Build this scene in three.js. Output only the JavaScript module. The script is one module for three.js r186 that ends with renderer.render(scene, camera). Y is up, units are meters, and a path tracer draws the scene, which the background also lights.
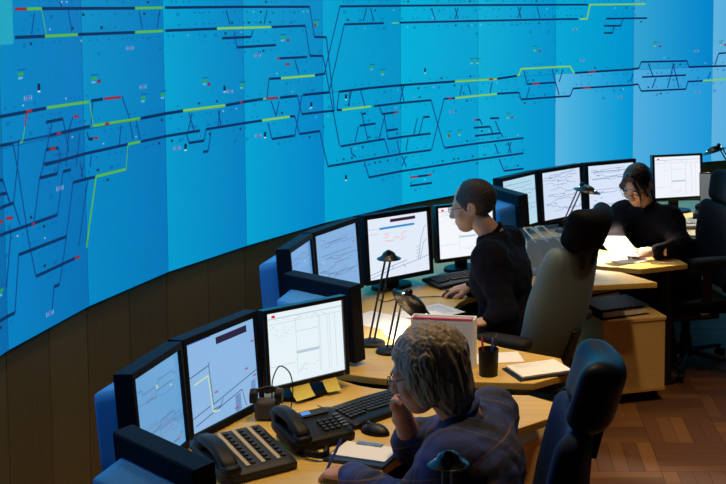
import * as THREE from 'three';
import { RoundedBoxGeometry } from 'three/addons/geometries/RoundedBoxGeometry.js';
import { mergeGeometries } from 'three/addons/utils/BufferGeometryUtils.js';
import { RectAreaLightUniformsLib } from 'three/addons/lights/RectAreaLightUniformsLib.js';
import { createNoise3D } from 'simplex-noise';

// ------------------------------------------------------------------ camera, exposure, room light
const scene = new THREE.Scene();
scene.background = new THREE.Color(0x000000);
const renderer = new THREE.WebGLRenderer({ antialias: true });
renderer.toneMapping = THREE.LinearToneMapping;
renderer.toneMappingExposure = 1.0;
renderer.shadowMap.enabled = true;
RectAreaLightUniformsLib.init();

// The photograph is a crop from the lower left of a wider frame, so the lens is shifted.
const FOCAL = 1200, FULL_W = 1176, FULL_H = 784;
const camera = new THREE.PerspectiveCamera(2 * Math.atan(FULL_H / 2 / FOCAL) * 180 / Math.PI, 726 / 484, 0.05, 60);
camera.position.set(0, 2.2, 0);
camera.rotation.set(-Math.atan(97 / 1200), 0, 0);
camera.setViewOffset(FULL_W, FULL_H, 108, 300, 726, 484);
scene.add(camera);

const V3 = (x, y, z) => new THREE.Vector3(x, y, z);
const LUM = { downlight: 10, wall: 1.3, wallGlow: 1.0, monitor: 1.1, farLamp: 7.0, midLamp: 2.0 };
const WARM = 0xffd8a4;
// unseen ceiling downlights; those by the wall and aisle added for brightness: [x, z, strength]
const DOWNLIGHTS = [[0.25, -3.95, 0.9], [-0.4, -4.1, 0.8], [1.1, -5.1, 1.4], [-0.3, -5.4, 0.3], [0.9, -7.4, 0.4], [1.5, -4.7, 1.5], [-1.4, -3.6, 0.5], [-1.3, -5.0, 0.45], [-0.8, -6.35, 0.4], [0.3, -7.7, 0.4], [3.6, -6.8, 0.4]];
const CEIL = 3.5;

// ------------------------------------------------------------------ helpers
let seed = 7;
const rnd = () => { seed = (seed * 1664525 + 1013904223) >>> 0; return seed / 4294967296; };
const rr = (a, b) => a + (b - a) * rnd();
const noise = createNoise3D(() => rnd());
const taken = new Map();
function numbered(n) { const k = taken.get(n) ?? 0; taken.set(n, k + 1); return k ? n + '_' + String(k).padStart(3, '0') : n; }
function clean(g) {
  g = g.index ? g.toNonIndexed() : g;
  for (const k of Object.keys(g.attributes)) if (!['position', 'normal', 'uv'].includes(k)) g.deleteAttribute(k);
  if (!g.attributes.uv) g.setAttribute('uv', new THREE.BufferAttribute(new Float32Array(g.attributes.position.count * 2), 2));
  return g;
}
const join = (list) => list.length === 1 ? list[0] : mergeGeometries(list.map(clean));
function mesh(name, geo, mat, parent) {
  const m = new THREE.Mesh(Array.isArray(geo) ? join(geo) : geo, mat);
  m.name = parent === scene ? numbered(name) : name; m.castShadow = m.receiveShadow = true;
  if (parent) parent.add(m);
  return m;
}
function thing(name, label, category, p = [0, 0, 0], turn = 0, group) {
  const o = new THREE.Group(); o.name = numbered(name); o.position.set(...p); o.rotation.y = turn;
  o.userData = { label, category }; if (group) o.userData.group = group;
  scene.add(o); return o;
}
function tag(o, label, category, group) { o.userData = { label, category }; if (group) o.userData.group = group; return o; }
const structure = (o) => { o.userData.kind = 'structure'; return o; };
const box = (w, h, d, x = 0, y = 0, z = 0) => new THREE.BoxGeometry(w, h, d).translate(x, y, z);
const rbox = (w, h, d, r, x = 0, y = 0, z = 0) => new RoundedBoxGeometry(w, h, d, 2, r).translate(x, y, z);
const cyl = (r1, r2, h, x = 0, y = 0, z = 0, n = 20) => new THREE.CylinderGeometry(r1, r2, h, n).translate(x, y, z);
function rod(a, b, r, n = 8) {
  const d = new THREE.Vector3().subVectors(b, a), g = new THREE.CylinderGeometry(r, r, d.length(), n);
  g.applyQuaternion(new THREE.Quaternion().setFromUnitVectors(V3(0, 1, 0), d.clone().normalize()));
  return g.translate((a.x + b.x) / 2, (a.y + b.y) / 2, (a.z + b.z) / 2);
}
const tube = (pts, r, n = 40) => new THREE.TubeGeometry(new THREE.CatmullRomCurve3(pts), n, r, 8);
// box with many facets whose corners are rounded, ready to be bent
function softBox(w, h, d, r, n = 10, bend) {
  const g = new THREE.BoxGeometry(w, h, d, n, n, n), p = g.attributes.position, v = V3(), q = V3();
  for (let i = 0; i < p.count; i++) {
    v.fromBufferAttribute(p, i);
    q.set(THREE.MathUtils.clamp(v.x, -w / 2 + r, w / 2 - r), THREE.MathUtils.clamp(v.y, -h / 2 + r, h / 2 - r), THREE.MathUtils.clamp(v.z, -d / 2 + r, d / 2 - r));
    const o = v.clone().sub(q); if (o.lengthSq() > 0) v.copy(q).addScaledVector(o.normalize(), r);
    if (bend) bend(v);
    p.setXYZ(i, v.x, v.y, v.z);
  }
  g.computeVertexNormals();
  // weld the normals over the seams between box sides
  const key = new Map(), nn = g.attributes.normal;
  for (let i = 0; i < p.count; i++) { const k = [p.getX(i), p.getY(i), p.getZ(i)].map((t) => Math.round(t * 5000)).join(); const a = key.get(k) ?? V3(); a.add(q.fromBufferAttribute(nn, i)); key.set(k, a); }
  for (let i = 0; i < p.count; i++) { const a = key.get([p.getX(i), p.getY(i), p.getZ(i)].map((t) => Math.round(t * 5000)).join()).clone().normalize(); nn.setXYZ(i, a.x, a.y, a.z); }
  return g;
}
function slab(outline, y, t, bevel = 0.004) {   // a board from a plan outline [[x, z] ...], top at y
  const s = new THREE.Shape(outline.map(([x, z]) => new THREE.Vector2(x, -z)));
  return new THREE.ExtrudeGeometry(s, { depth: t - 2 * bevel, bevelThickness: bevel, bevelSize: bevel, bevelOffset: -bevel, bevelSegments: 2, curveSegments: 8 }).rotateX(-Math.PI / 2).translate(0, y - t + bevel, 0);
}
function smooth(pts, n = 6) {   // a closed plan outline with its marked corners rounded: [x, z, 1] keeps the corner
  const out = [];
  for (let i = 0; i < pts.length; i++) {
    const a = pts[(i + pts.length - 1) % pts.length], b = pts[i], c = pts[(i + 1) % pts.length];
    if (b[2]) { out.push([b[0], b[1]]); continue; }
    const p = [(a[0] + b[0] * 2) / 3, (a[1] + b[1] * 2) / 3], q = [(c[0] + b[0] * 2) / 3, (c[1] + b[1] * 2) / 3];
    for (let k = 0; k <= n; k++) { const t = k / n, u = 1 - t; out.push([u * u * p[0] + 2 * u * t * b[0] + t * t * q[0], u * u * p[1] + 2 * u * t * b[1] + t * t * q[1]]); }
  }
  return out;
}
function canvasTex(w, h, draw, repeat) {
  const c = document.createElement('canvas'); c.width = w; c.height = h; draw(c.getContext('2d'), w, h);
  const t = new THREE.CanvasTexture(c); t.colorSpace = THREE.SRGBColorSpace; t.anisotropy = 8;
  if (repeat) { t.wrapS = t.wrapT = THREE.RepeatWrapping; t.repeat.set(...repeat); }
  return t;
}
function grainTex(base, dark, n, repeat, across = 1) {   // wood grain running along x
  return canvasTex(512, 512, (c, w, h) => {
    c.fillStyle = base; c.fillRect(0, 0, w, h);
    for (let i = 0; i < n; i++) {
      c.strokeStyle = rnd() < 0.5 ? dark : '#fff2'; c.globalAlpha = rr(0.05, 0.22); c.lineWidth = rr(0.5, 2.4 * across);
      const y = rr(0, h), a = rr(0.5, 3), f = rr(0.004, 0.012), o = rr(0, 6); c.beginPath();
      const x0 = rr(-w, w * 0.7), x1 = x0 + rr(120, 620);
      for (let x = x0; x < x1; x += 12) c.lineTo(x, y + a * Math.sin(x * f + o));
      c.stroke();
    }
    c.globalAlpha = 1;
  }, repeat);
}
const upright = (t) => { t.rotation = Math.PI / 2; return t; };
const std = (o) => new THREE.MeshStandardMaterial(o);
const MAT = {
  navy: new THREE.MeshPhysicalMaterial({ color: 0x0a1222, roughness: 0.65, specularIntensity: 0.35 }),
  blue: new THREE.MeshPhysicalMaterial({ color: 0x4898d8, roughness: 0.5, specularIntensity: 0.6 }),
  black: new THREE.MeshPhysicalMaterial({ color: 0x08090b, roughness: 0.5, specularIntensity: 0.5 }),
  blackMatte: std({ color: 0x0a0a0c, roughness: 0.8 }),
  bezel: std({ color: 0x0b0d12, roughness: 0.35 }),
  dark: std({ color: 0x15171c, roughness: 0.6 }),
  grey: std({ color: 0x5c5f63, roughness: 0.5 }),
  steel: std({ color: 0x8d9298, roughness: 0.35, metalness: 0.8 }),
  white: std({ color: 0xe9e8e2, roughness: 0.85 }),
  paper: std({ color: 0xf2f0ea, roughness: 0.9 }),
  cream: std({ color: 0xb9ab86, roughness: 0.7 }),
  yellowNote: std({ color: 0xe6d568, roughness: 0.9 }),
  tanNote: std({ color: 0xc9b27a, roughness: 0.9 }),
  leather: new THREE.MeshPhysicalMaterial({ color: 0x090a0e, roughness: 0.65, specularIntensity: 0.18 }),
  navyCloth: new THREE.MeshPhysicalMaterial({ color: 0x22355c, roughness: 0.75, specularIntensity: 0.5 }),
  navyLeather: new THREE.MeshPhysicalMaterial({ color: 0x131c33, roughness: 0.5, specularIntensity: 0.6 }),
  chairFabric: std({ color: 0x62787e, roughness: 0.85 }),
  plastic: std({ color: 0x111215, roughness: 0.5 }),
  red: std({ color: 0xc22a3c, roughness: 0.6 }),
  penBlue: std({ color: 0x1d3f9a, roughness: 0.4 }),
  keycap: std({ color: 0x1b1d21, roughness: 0.55 }),
  keyLight: std({ color: 0xb8b4aa, roughness: 0.6 }),
  pale: std({ color: 0xc9c8c2, roughness: 0.6 }),
};
const deskTex = grainTex('#dab45a', '#a07c34', 900, [1, 1]);
MAT.desk = std({ map: deskTex, roughness: 0.42 });
MAT.deskEdge = std({ color: 0xc79c4c, roughness: 0.5 });
MAT.cabinet = std({ map: grainTex('#e4c078', '#a88444', 500, [1.6, 1.6]), roughness: 0.5 });

// ------------------------------------------------------------------ the room
const WALLPTS = [[-1.708, -2.955], [-1.756, -3.634], [-1.73, -4.313], [-1.638, -4.936], [-1.467, -5.563], [-1.213, -6.151], [-0.89, -6.782], [-0.488, -7.372], [-0.013, -7.906], [0.532, -8.429], [1.14, -8.893], [1.809, -9.326], [2.53, -9.674], [3.283, -9.942], [4.062, -10.127]];
const ROWS = [0.9, 1.645, 2.39, 3.135];
{
  // floor: a dark base, with the parquet strips in view laid one by one
  const planTex = canvasTex(1024, 1024, (c, w, h) => {
    const s = w / 6, n = 5;
    for (let i = 0; i < 6; i++) for (let j = 0; j < 6; j++) for (let k = 0; k < n; k++) {
      const v = rr(0.75, 1.15); c.fillStyle = `rgb(${118 * v | 0},${70 * v | 0},${30 * v | 0})`;
      if ((i + j) % 2) c.fillRect(i * s, j * s + k * s / n, s - 1, s / n - 1); else c.fillRect(i * s + k * s / n, j * s, s / n - 1, s - 1);
    }
  }, [1 / 2.1, 1 / 2.1]);
  const outline = [[-4, 2.5, 1], [6, 2.5, 1], [6, -11, 1], [-4, -11, 1]];
  const floor = structure(mesh('floor', slab(outline, -0.012, 0.2), std({ map: planTex, roughness: 0.6 }), scene));
  const tones = [0x5e3812, 0x653e15, 0x573310, 0x6c451a, 0x5a3612, 0x754c1c].map((c, i) => std({ color: c, map: grainTex('#ffffff', '#5a3a18', 260, [2, 6]), roughness: 0.75 }));
  const S = 0.36, N = 5, wd = S / N - 0.0012, gx = rbox(S - 0.0012, 0.012, wd, 0.0012), gz = rbox(wd, 0.012, S - 0.0012, 0.0012);
  for (let i = 0; i < 6; i++) for (let j = 0; j < 8; j++) for (let k = 0; k < N; k++) {
    const along = (i + j) % 2, m = mesh('plank', along ? gx : gz, tones[Math.floor(rnd() * tones.length)], floor);
    const cx = 0.3 + i * S, cz = -4.5 - j * S, o = (k - (N - 1) / 2) * S / N;
    m.position.set(cx + (along ? 0 : o), -0.006, cz + (along ? o : 0));
  }
  // shell of the room: ceiling and walls outside the picture
  structure(mesh('ceiling', box(10, 0.2, 13.5, 1, CEIL + 0.1, -4.25), std({ color: 0x2a2826, roughness: 0.95 }), scene));
  structure(mesh('wall_right', box(0.2, CEIL + 0.2, 13.5, 6.1, CEIL / 2, -4.25), std({ color: 0x3a3430, roughness: 0.9 }), scene));
  structure(mesh('wall_near', box(10, CEIL + 0.2, 0.2, 1, CEIL / 2, 2.6), std({ color: 0x3a3430, roughness: 0.9 }), scene));
  structure(mesh('wall_left', box(0.2, CEIL + 0.2, 13.5, -4.1, CEIL / 2, -4.25), std({ color: 0x3a3430, roughness: 0.9 }), scene));
  structure(mesh('wall_far', box(10, CEIL + 0.2, 0.2, 1, CEIL / 2, -11.1), std({ color: 0x3a3430, roughness: 0.9 }), scene));

  // brown panelling under and over the screens, two boards to each screen column
  const brown = [0x8e7a44, 0x897641, 0x938048].map((c) => std({ color: c, map: upright(grainTex('#ffffff', '#8a7250', 220, [1, 1], 1.5)), roughness: 0.7 }));
  const wall = structure(mesh('wall_screen', WALLPTS.slice(0, -1).map(([x, z], i) => {
    const [x2, z2] = WALLPTS[i + 1], L = Math.hypot(x2 - x, z2 - z), a = Math.atan2(-(z2 - z), x2 - x);
    return box(L + 0.04, CEIL, 0.1, 0, 0, -0.1).rotateY(a).translate((x + x2) / 2, CEIL / 2, (z + z2) / 2);
  }), std({ color: 0x241d10, roughness: 0.8 }), scene));
  WALLPTS.slice(0, -1).forEach(([x, z], i) => {
    const [x2, z2] = WALLPTS[i + 1], L = Math.hypot(x2 - x, z2 - z), a = Math.atan2(-(z2 - z), x2 - x);
    for (let k = 0; k < 2; k++) {
      const f = (k + 0.5) / 2, m = mesh('board', rbox(L / 2 - 0.003, ROWS[0] - 0.012, 0.04, 0.002), brown[(i * 2 + k) % 3], wall);
      m.position.set(x + (x2 - x) * f - Math.sin(a) * 0.03, (ROWS[0] - 0.012) / 2 + 0.002, z + (z2 - z) * f - Math.cos(a) * 0.03); m.rotation.y = a;
    }
  });
}

// ------------------------------------------------------------------ the curved screen wall with the track diagram
const LINES = [
  "r 2187 2148 2322 2148", "g 2322 2148 2499 2148", "B 2499 2148 3634 2142", "g 3634 2142 4002 2142", "B 4025 2142 4963 2140 5831 2135", "t 5831 2135 5891 1966", "B 5891 1966 6045 1961", 
  "t 6045 1961 6134 1539", "t 6003 1856 6191 1332", "t 6213 2135 6019 1759", "t 6264 2031 6070 1646", "B 6213 2135 8024 2134 9397 2131", "g 9410 2131 10131 2133", "B 2177 2044 2526 2041", 
  "g 2526 2041 2952 2039", "B 2952 2039 3627 2035", "g 3627 2035 3996 2034", "B 4020 2035 4651 2034", "g 4651 2035 5330 2031", "B 5343 2031 5770 2031", "t 5770 2031 5826 1863", 
  "B 5826 1862 6003 1856", "B 6264 2031 6774 2031", "g 6882 2030 6979 2030", "B 6993 2031 9273 2030", "g 9298 2029 9386 2030 9422 2132", "B 9629 2029 10157 2028", "B 9604 1977 9826 1975", 
  "t 9826 1975 9852 2027", "B 9605 1925 9717 1924", "t 9717 1924 9734 1974", "g 2496 2146 2545 2046", "t 2408 2132 2366 2053", "t 2827 2144 2872 2051", "t 2726 2176 2749 2149", 
  "t 3684 2129 3723 2048", "t 3961 2131 3915 2049", "t 4773 2125 4823 2050", "t 5285 2121 5246 2048", "t 6545 2123 6505 2047", "t 6597 2123 6642 2046", "t 7384 2118 7428 2042", 
  "t 7689 2117 7729 2046", "t 7729 2116 7689 2046", "t 8498 2119 8537 2044", "t 8536 2119 8498 2044", "t 8746 2118 8786 2041", "B 4714 1985 5090 1984", "t 5090 1984 5115 2019", 
  "t 4876 2018 4913 1934", "B 4913 1934 5389 1934", "r 5399 1861 5436 1861", "B 5436 1861 5785 1857", "B 5297 1757 5445 1754", "g 5445 1754 5891 1750", "B 5891 1751 6025 1754", 
  "t 5297 1757 5269 1657", "t 5627 1846 5677 1767", "r 5498 1826 5562 1826", "B 1986 1762 2513 1762", "g 2525 1763 3062 1756", "B 3085 1759 3221 1759", "r 3233 1759 3434 1757", 
  "t 3447 1759 3527 1664", "r 2287 1765 2259 1710", "g 2258 1707 2225 1653 2196 1653", "r 2275 1763 2345 1763", "B 1975 1657 2118 1655", "t 2119 1657 2552 1653", 
  "t 2118 1655 2160 1561 2259 1277 2333 1126", "t 2181 1664 2168 1590 2103 1436", "B 2552 1653 3066 1653", "r 2640 1653 2691 1653", "g 3100 1653 3665 1648", "r 3237 1651 3284 1651", 
  "B 3678 1648 4210 1650", "g 4210 1650 4738 1647", "B 4752 1648 5221 1655", "r 4942 1651 4983 1652", "g 5221 1655 5257 1654", "r 5257 1654 5405 1651", "B 5430 1650 5654 1649", 
  "t 5654 1649 5710 1544", "B 5710 1544 6133 1538", "B 5726 1649 6070 1646", "t 5713 1650 5615 1435", "B 2492 1544 3506 1545", "g 3506 1545 3658 1545", "B 3671 1544 4412 1543", 
  "B 4487 1544 5205 1542", "g 5205 1543 5553 1541", "B 5553 1542 5618 1538", "t 5618 1538 5674 1436", "B 5674 1436 5951 1433", "t 5951 1433 6047 1222", "B 6047 1222 7372 1218", 
  "t 5277 1524 5323 1435", "B 5323 1435 5615 1432", "t 4241 1542 4274 1492", "B 4274 1492 4460 1490", "t 4460 1490 4487 1543", "t 4551 1531 4508 1435", "B 4508 1435 4444 1435", 
  "t 4281 1636 4338 1545", "t 4318 1634 4265 1550", "t 4672 1628 4642 1550", "t 4646 1630 4681 1548", "t 5318 1639 5377 1555", "t 5417 1633 5377 1555", "B 2507 1707 2722 1707", 
  "t 2722 1707 2788 1569", "t 2854 1707 2796 1658 2744 1516", "r 2867 1706 2935 1704", "B 2498 1602 2654 1597", "r 2547 1600 2622 1598", "t 2498 1601 2456 1546", "t 2654 1596 2680 1528", 
  "t 2546 1656 2511 1607", "t 2581 1696 2546 1659", "t 2943 1635 2876 1504", "t 3069 1531 3054 1484", "t 3103 1762 3078 1659", "g 3073 1751 3100 1653", "t 3031 1633 3046 1602", 
  "B 3046 1602 3096 1600", "r 3107 1602 3153 1600", "t 3426 1635 3395 1541", "t 3527 1664 3570 1563", "t 3614 1649 3659 1552", "g 3506 1545 3474 1437", "g 3474 1437 3119 1438", 
  "g 3119 1438 2990 1150", "B 2830 1441 3107 1437", "t 2830 1441 2717 1219 2617 1051", "t 3028 1432 2887 1172", "B 2411 1499 2632 1496", "t 2411 1499 2328 1334", "B 2468 1548 2643 1545", 
  "t 2468 1548 2411 1499", "t 2656 1544 2632 1496", "B 2703 1497 2808 1496", "t 2703 1497 2617 1332", "t 2932 1512 2968 1450", "t 2987 1507 2940 1453", "B 1940 1335 2617 1332", 
  "r 2305 1331 2340 1331", "B 2142 1236 2725 1232", "t 2142 1236 2081 1026", "B 2081 1026 1906 1027", "B 2333 1126 2829 1128", "r 2829 1128 2897 1127", "B 2617 1051 2547 1053", 
  "t 2547 1053 2513 958", "t 2066 1332 1998 1133", "B 1961 1535 1998 1531", "t 1998 1531 2055 1448", "B 1956 1483 2036 1480", "t 2036 1480 2065 1443", "B 1950 1433 2103 1436", 
  "t 2103 1436 2168 1346", "r 2017 1387 2093 1383", "r 1945 1384 1981 1381", "B 6191 1644 6583 1648 7701 1643", "g 7687 1643 8234 1639", "r 8134 1640 8184 1640", "B 8234 1640 8487 1651", 
  "g 8487 1651 8513 1656 8539 1696 9177 1694 9227 1644", "B 9240 1646 9979 1651 10066 1657", "r 9403 1646 9505 1648", "t 10066 1657 10090 1702", "B 10090 1702 10666 1696", 
  "t 10666 1696 10692 1649", "B 10692 1649 11162 1646", "t 6191 1644 6164 1540", "B 6164 1540 6226 1537", "g 6226 1538 6594 1538", "B 6634 1537 7374 1537", "t 7374 1537 7540 1223", 
  "B 7547 1219 8574 1219", "t 7378 1218 7542 1537", "B 7542 1537 7687 1535", "r 7594 1537 7647 1536", "g 7687 1535 8234 1539", "B 8234 1540 8514 1536", "t 8514 1536 8540 1487", 
  "B 8540 1487 9179 1483", "t 9179 1483 9216 1536", "B 9216 1536 9981 1534 10056 1539", "r 9341 1535 9443 1535", "t 10056 1539 10093 1485", "B 10093 1485 10658 1481", 
  "t 10658 1481 10682 1538", "B 10682 1538 10878 1538", "g 10877 1539 11165 1541", "t 6504 1210 6561 1112", "B 6561 1112 7231 1111 8574 1113", "B 6206 1326 6774 1329", 
  "t 6774 1329 6831 1235", "t 6700 1546 6739 1483", "B 6739 1483 6958 1483", "r 6903 1482 6958 1483", "t 6766 1482 6818 1325", "B 6818 1325 7367 1324", "t 6942 1310 6983 1223", 
  "B 6445 1431 6655 1431", "t 6431 1430 6385 1339", "t 6460 1642 6516 1544", "B 6477 1499 6528 1500", "t 6477 1499 6552 1338", "t 6697 1334 6780 1475", "B 6805 1378 6957 1378", 
  "t 7152 1328 7202 1433", "t 7220 1326 7276 1434", "B 7276 1434 7356 1432", "t 7084 1313 7058 1234", "t 6327 1648 6313 1555", "t 6352 1647 6300 1556", "t 7002 1647 7037 1540", 
  "t 7038 1646 6987 1543", "t 6328 1313 6345 1271 6396 1249", "t 7009 1206 7057 1140", "t 7058 1202 7009 1144", "B 7942 1326 8147 1323", "t 8147 1323 8184 1270", "r 7942 1378 7986 1377", 
  "B 7986 1377 8024 1376", "t 8024 1376 8049 1339", "B 7958 1271 8280 1271", "t 8280 1271 8310 1242", "B 8147 1378 8259 1374", "t 8209 1357 8272 1279", "t 8210 1201 8247 1131", 
  "t 8374 1204 8412 1126", "t 8412 1202 8374 1129", "t 8260 1096 8323 1009", "B 8323 1009 8575 1006", "r 7106 1064 7206 1062", "B 7206 1062 7358 1059", "r 7332 1060 7383 1059", 
  "B 7106 1010 7383 1006", "t 8578 1683 8617 1589", "B 8617 1589 8993 1587", "r 8683 1587 8790 1587", "t 8951 1683 9044 1496", "t 9091 1678 9043 1588", "t 8653 1568 8613 1496", 
  "t 7781 1616 7754 1552", "t 7862 1619 7903 1552", "t 8172 1621 8147 1548", "B 10104 1590 10655 1589", "t 10176 1689 10239 1593", "t 10487 1681 10568 1492", "t 10496 1681 10422 1497", 
  "t 10276 1577 10228 1503", "t 9993 1623 9967 1560", "B 11072 1745 11159 1749", "t 11030 1656 11072 1745", "t 10976 1606 10950 1549", ];
const MARKS = [
  "G 2232 1907", "G 3125 1851", "R 3180 1836", "W 3559 1967", "W 3713 1787", "G 3716 1738", "G 3978 1740", "G 4486 1781", "R 4536 1762", "K 4736 1730", "W 4808 1714", "W 4130 1478", 
  "K 4231 1475", "K 2435 1845", "W 2303 1813", "G 4973 1740", "W 5163 1885", "G 5477 1972", "R 5540 1955", "G 5919 2046", "R 5905 2030", "K 5838 1587", "W 5155 1466", "K 5239 1463", 
  "G 6611 1772", "G 6757 1737", "K 7299 1724", "G 7917 1768", "G 8000 1766", "W 7647 1447", "G 7606 1306", "R 7606 1293", "G 7753 1307", "G 8721 1832", "R 8781 1810", "W 9236 1956", 
  "W 9326 1733", "G 8373 1385", "R 8424 1369", "W 9822 1451", "G 10259 1833", "R 10321 1814", "W 10787 1770", "W 10814 1453", "G 11097 1827", "R 11146 1811", "K 6268 1136", "W 2488 956", 
  "W 2658 1435", "G 1928 1134", "K 6277 1609", ];
{
  // [lower left, lower right, upper left, upper right] screen glow per column, projector hot-spot fade painted into it
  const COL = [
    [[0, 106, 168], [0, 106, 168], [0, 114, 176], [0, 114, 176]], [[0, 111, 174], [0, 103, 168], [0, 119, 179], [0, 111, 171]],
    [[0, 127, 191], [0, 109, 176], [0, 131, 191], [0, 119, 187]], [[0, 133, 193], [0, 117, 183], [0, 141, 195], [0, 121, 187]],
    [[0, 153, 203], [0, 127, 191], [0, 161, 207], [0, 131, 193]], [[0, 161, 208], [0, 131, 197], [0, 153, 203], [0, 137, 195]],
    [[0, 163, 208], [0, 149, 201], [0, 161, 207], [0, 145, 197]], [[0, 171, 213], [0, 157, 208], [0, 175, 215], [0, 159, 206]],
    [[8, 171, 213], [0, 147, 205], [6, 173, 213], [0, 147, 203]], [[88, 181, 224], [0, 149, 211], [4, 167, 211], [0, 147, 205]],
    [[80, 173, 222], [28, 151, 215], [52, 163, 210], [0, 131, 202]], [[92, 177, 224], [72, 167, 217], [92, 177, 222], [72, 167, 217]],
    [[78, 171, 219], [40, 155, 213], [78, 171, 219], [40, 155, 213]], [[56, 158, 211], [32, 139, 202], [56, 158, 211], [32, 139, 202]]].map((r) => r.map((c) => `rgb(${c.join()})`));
  const wallThing = thing('video_wall', 'curved wall of tall blue display panels showing a railway track diagram', 'video wall');
  const side = std({ color: 0x0a0f18, roughness: 0.7 });
  const parsed = LINES.map((s) => { const [k, ...n] = s.split(' '); return [k, n.map((t) => t / 1000)]; });
  const marks = MARKS.map((s) => { const [k, u, v] = s.split(' '); return [k, u / 1000, v / 1000]; });
  const ticks = [];
  for (const [k, n] of parsed) if (k === 'B' || k === 'g') for (let i = 0; i + 3 < n.length; i += 2) {
    const L = Math.abs(n[i + 2] - n[i]) * 0.72; if (L < 0.1) continue;
    for (let d = rr(0.02, 0.1); d < L; d += rr(0.03, 0.075)) { const t = d / L; ticks.push([n[i] + (n[i + 2] - n[i]) * t, n[i + 1] + (n[i + 3] - n[i + 1]) * t + (rnd() < 0.5 ? 0.026 : -0.026), rnd()]); }
  }
  const PX = 512;
  WALLPTS.slice(0, -1).forEach(([x, z], i) => {
    const [x2, z2] = WALLPTS[i + 1], L = Math.hypot(x2 - x, z2 - z), a = Math.atan2(-(z2 - z), x2 - x);
    for (let j = 0; j < 3; j++) {
      const y0 = ROWS[j], y1 = ROWS[j + 1], hh = y1 - y0, fresh = j < 2 && i > 0 && i < 13;
      const tex = canvasTex(fresh ? PX : 64, fresh ? PX : 64, (c, w, h) => {
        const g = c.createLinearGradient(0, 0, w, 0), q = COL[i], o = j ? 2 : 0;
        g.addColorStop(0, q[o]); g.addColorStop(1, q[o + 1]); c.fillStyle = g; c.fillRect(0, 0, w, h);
        if (!fresh) return;
        const X = (u) => (u - i) * w, Y = (v) => (y1 - v) / hh * h, m = h / hh, mx = w / L;
        if (i === 2 && j) { c.fillStyle = 'rgba(60,190,190,0.55)'; c.fillRect(0, Y(2.39), w * 0.16, Y(2.02) - Y(2.39)); }
        if (i === 1 && j) { c.fillStyle = 'rgba(60,190,190,0.55)'; c.fillRect(0, Y(2.39), w, Y(2.02) - Y(2.39)); }
        for (const [u, v, k] of ticks) if (u > i - 0.05 && u < i + 1.05) {
          c.globalAlpha = 0.75; c.fillStyle = k < 0.12 ? '#08131f' : k < 0.2 ? '#b9c7e6' : '#0a55a0';
          const s = k < 0.12 ? 0.0105 : 0.0075; c.fillRect(X(u) - s * mx / 2 * 1.6, Y(v) - s * m / 2, s * mx * 1.6, s * m);
          if (k > 0.86) { c.fillStyle = '#0a4a90'; c.globalAlpha = 0.6; for (let b = 0; b < 3; b++) c.fillRect(X(u) + b * 0.008 * mx, Y(v - 0.05), 0.005 * mx, 0.016 * m); }
        }
        c.globalAlpha = 1; c.lineJoin = 'miter';
        for (const wide of [0, 1]) for (const [k, n] of parsed) {
          if ((k !== 't') !== !!wide) continue;
          let lo = 99, hi = -99; for (let e = 0; e < n.length; e += 2) { lo = Math.min(lo, n[e]); hi = Math.max(hi, n[e]); }
          if (hi < i - 0.1 || lo > i + 1.1) continue;
          c.strokeStyle = { B: '#08265a', t: '#0c3a80', g: '#58b240', r: '#9a1c2c' }[k];
          c.lineWidth = { B: 0.0125, t: 0.0088, g: 0.0118, r: 0.011 }[k] * m;
          if (k === 'g' && i > 3) c.strokeStyle = '#84c850';
          if (k === 'g' && Math.abs(n[0] - n[n.length - 2]) < 0.12) c.lineWidth = 0.0062 * m;
          c.beginPath(); for (let e = 0; e < n.length; e += 2) c.lineTo(X(n[e]), Y(n[e + 1])); c.stroke();
        }
        for (const [k, u, v] of marks) if (u > i - 0.1 && u < i + 1.1) {
          const x0 = X(u), yy = Y(v), s = m * 0.011; c.save(); c.globalAlpha = 0.85; c.translate(x0, 0); c.scale(i < 8 ? 2.1 - i * 0.12 : 1.1, 1); c.translate(-x0, 0);
          if (k === 'G') { c.fillStyle = '#2fa43a'; c.fillRect(x0 - s * 1.3, yy - s * 0.6, s * 2.4, s * 1.2); c.fillStyle = '#0b4f96'; c.fillRect(x0 - s * 1.4, yy - s * 1.6, s * 3.4, s * 0.4); c.fillStyle = '#7fb7dd'; c.fillRect(x0 - s * 1.2, yy + s, s * 1.8, s * 0.8); }
          if (k === 'R') { c.fillStyle = '#8e1428'; c.fillRect(x0 - s * 0.8, yy - s * 0.7, s * 1.6, s * 1.3); }
          if (k === 'W') { c.fillStyle = '#8db4e0'; c.fillRect(x0 - s * 1.7, yy - s * 0.8, s * 3.4, s * 1.6); c.strokeStyle = '#31549a'; c.lineWidth = s * 0.35; c.strokeRect(x0 - s * 1.1, yy - s * 0.5, s * 0.9, s); c.strokeRect(x0 + s * 0.2, yy - s * 0.5, s * 0.9, s); }
          if (k === 'K') { c.fillStyle = '#07101c'; c.fillRect(x0 - s * 0.6, yy - s * 1.5, s * 1.2, s * 2.4); c.fillStyle = '#cfe0f2'; c.fillRect(x0 - s * 0.6, yy + s * 0.9, s * 1.2, s * 0.7); }
          c.restore();
        }
      });
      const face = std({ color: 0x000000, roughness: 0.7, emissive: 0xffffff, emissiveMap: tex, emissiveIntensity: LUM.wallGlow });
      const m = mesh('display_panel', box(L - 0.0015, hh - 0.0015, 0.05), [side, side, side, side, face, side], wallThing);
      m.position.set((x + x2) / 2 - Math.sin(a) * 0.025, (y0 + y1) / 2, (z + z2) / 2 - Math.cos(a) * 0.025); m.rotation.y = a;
    }
    const c = new THREE.Color(COL[i][0]).lerp(new THREE.Color(COL[i][1]), 0.5);
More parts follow.
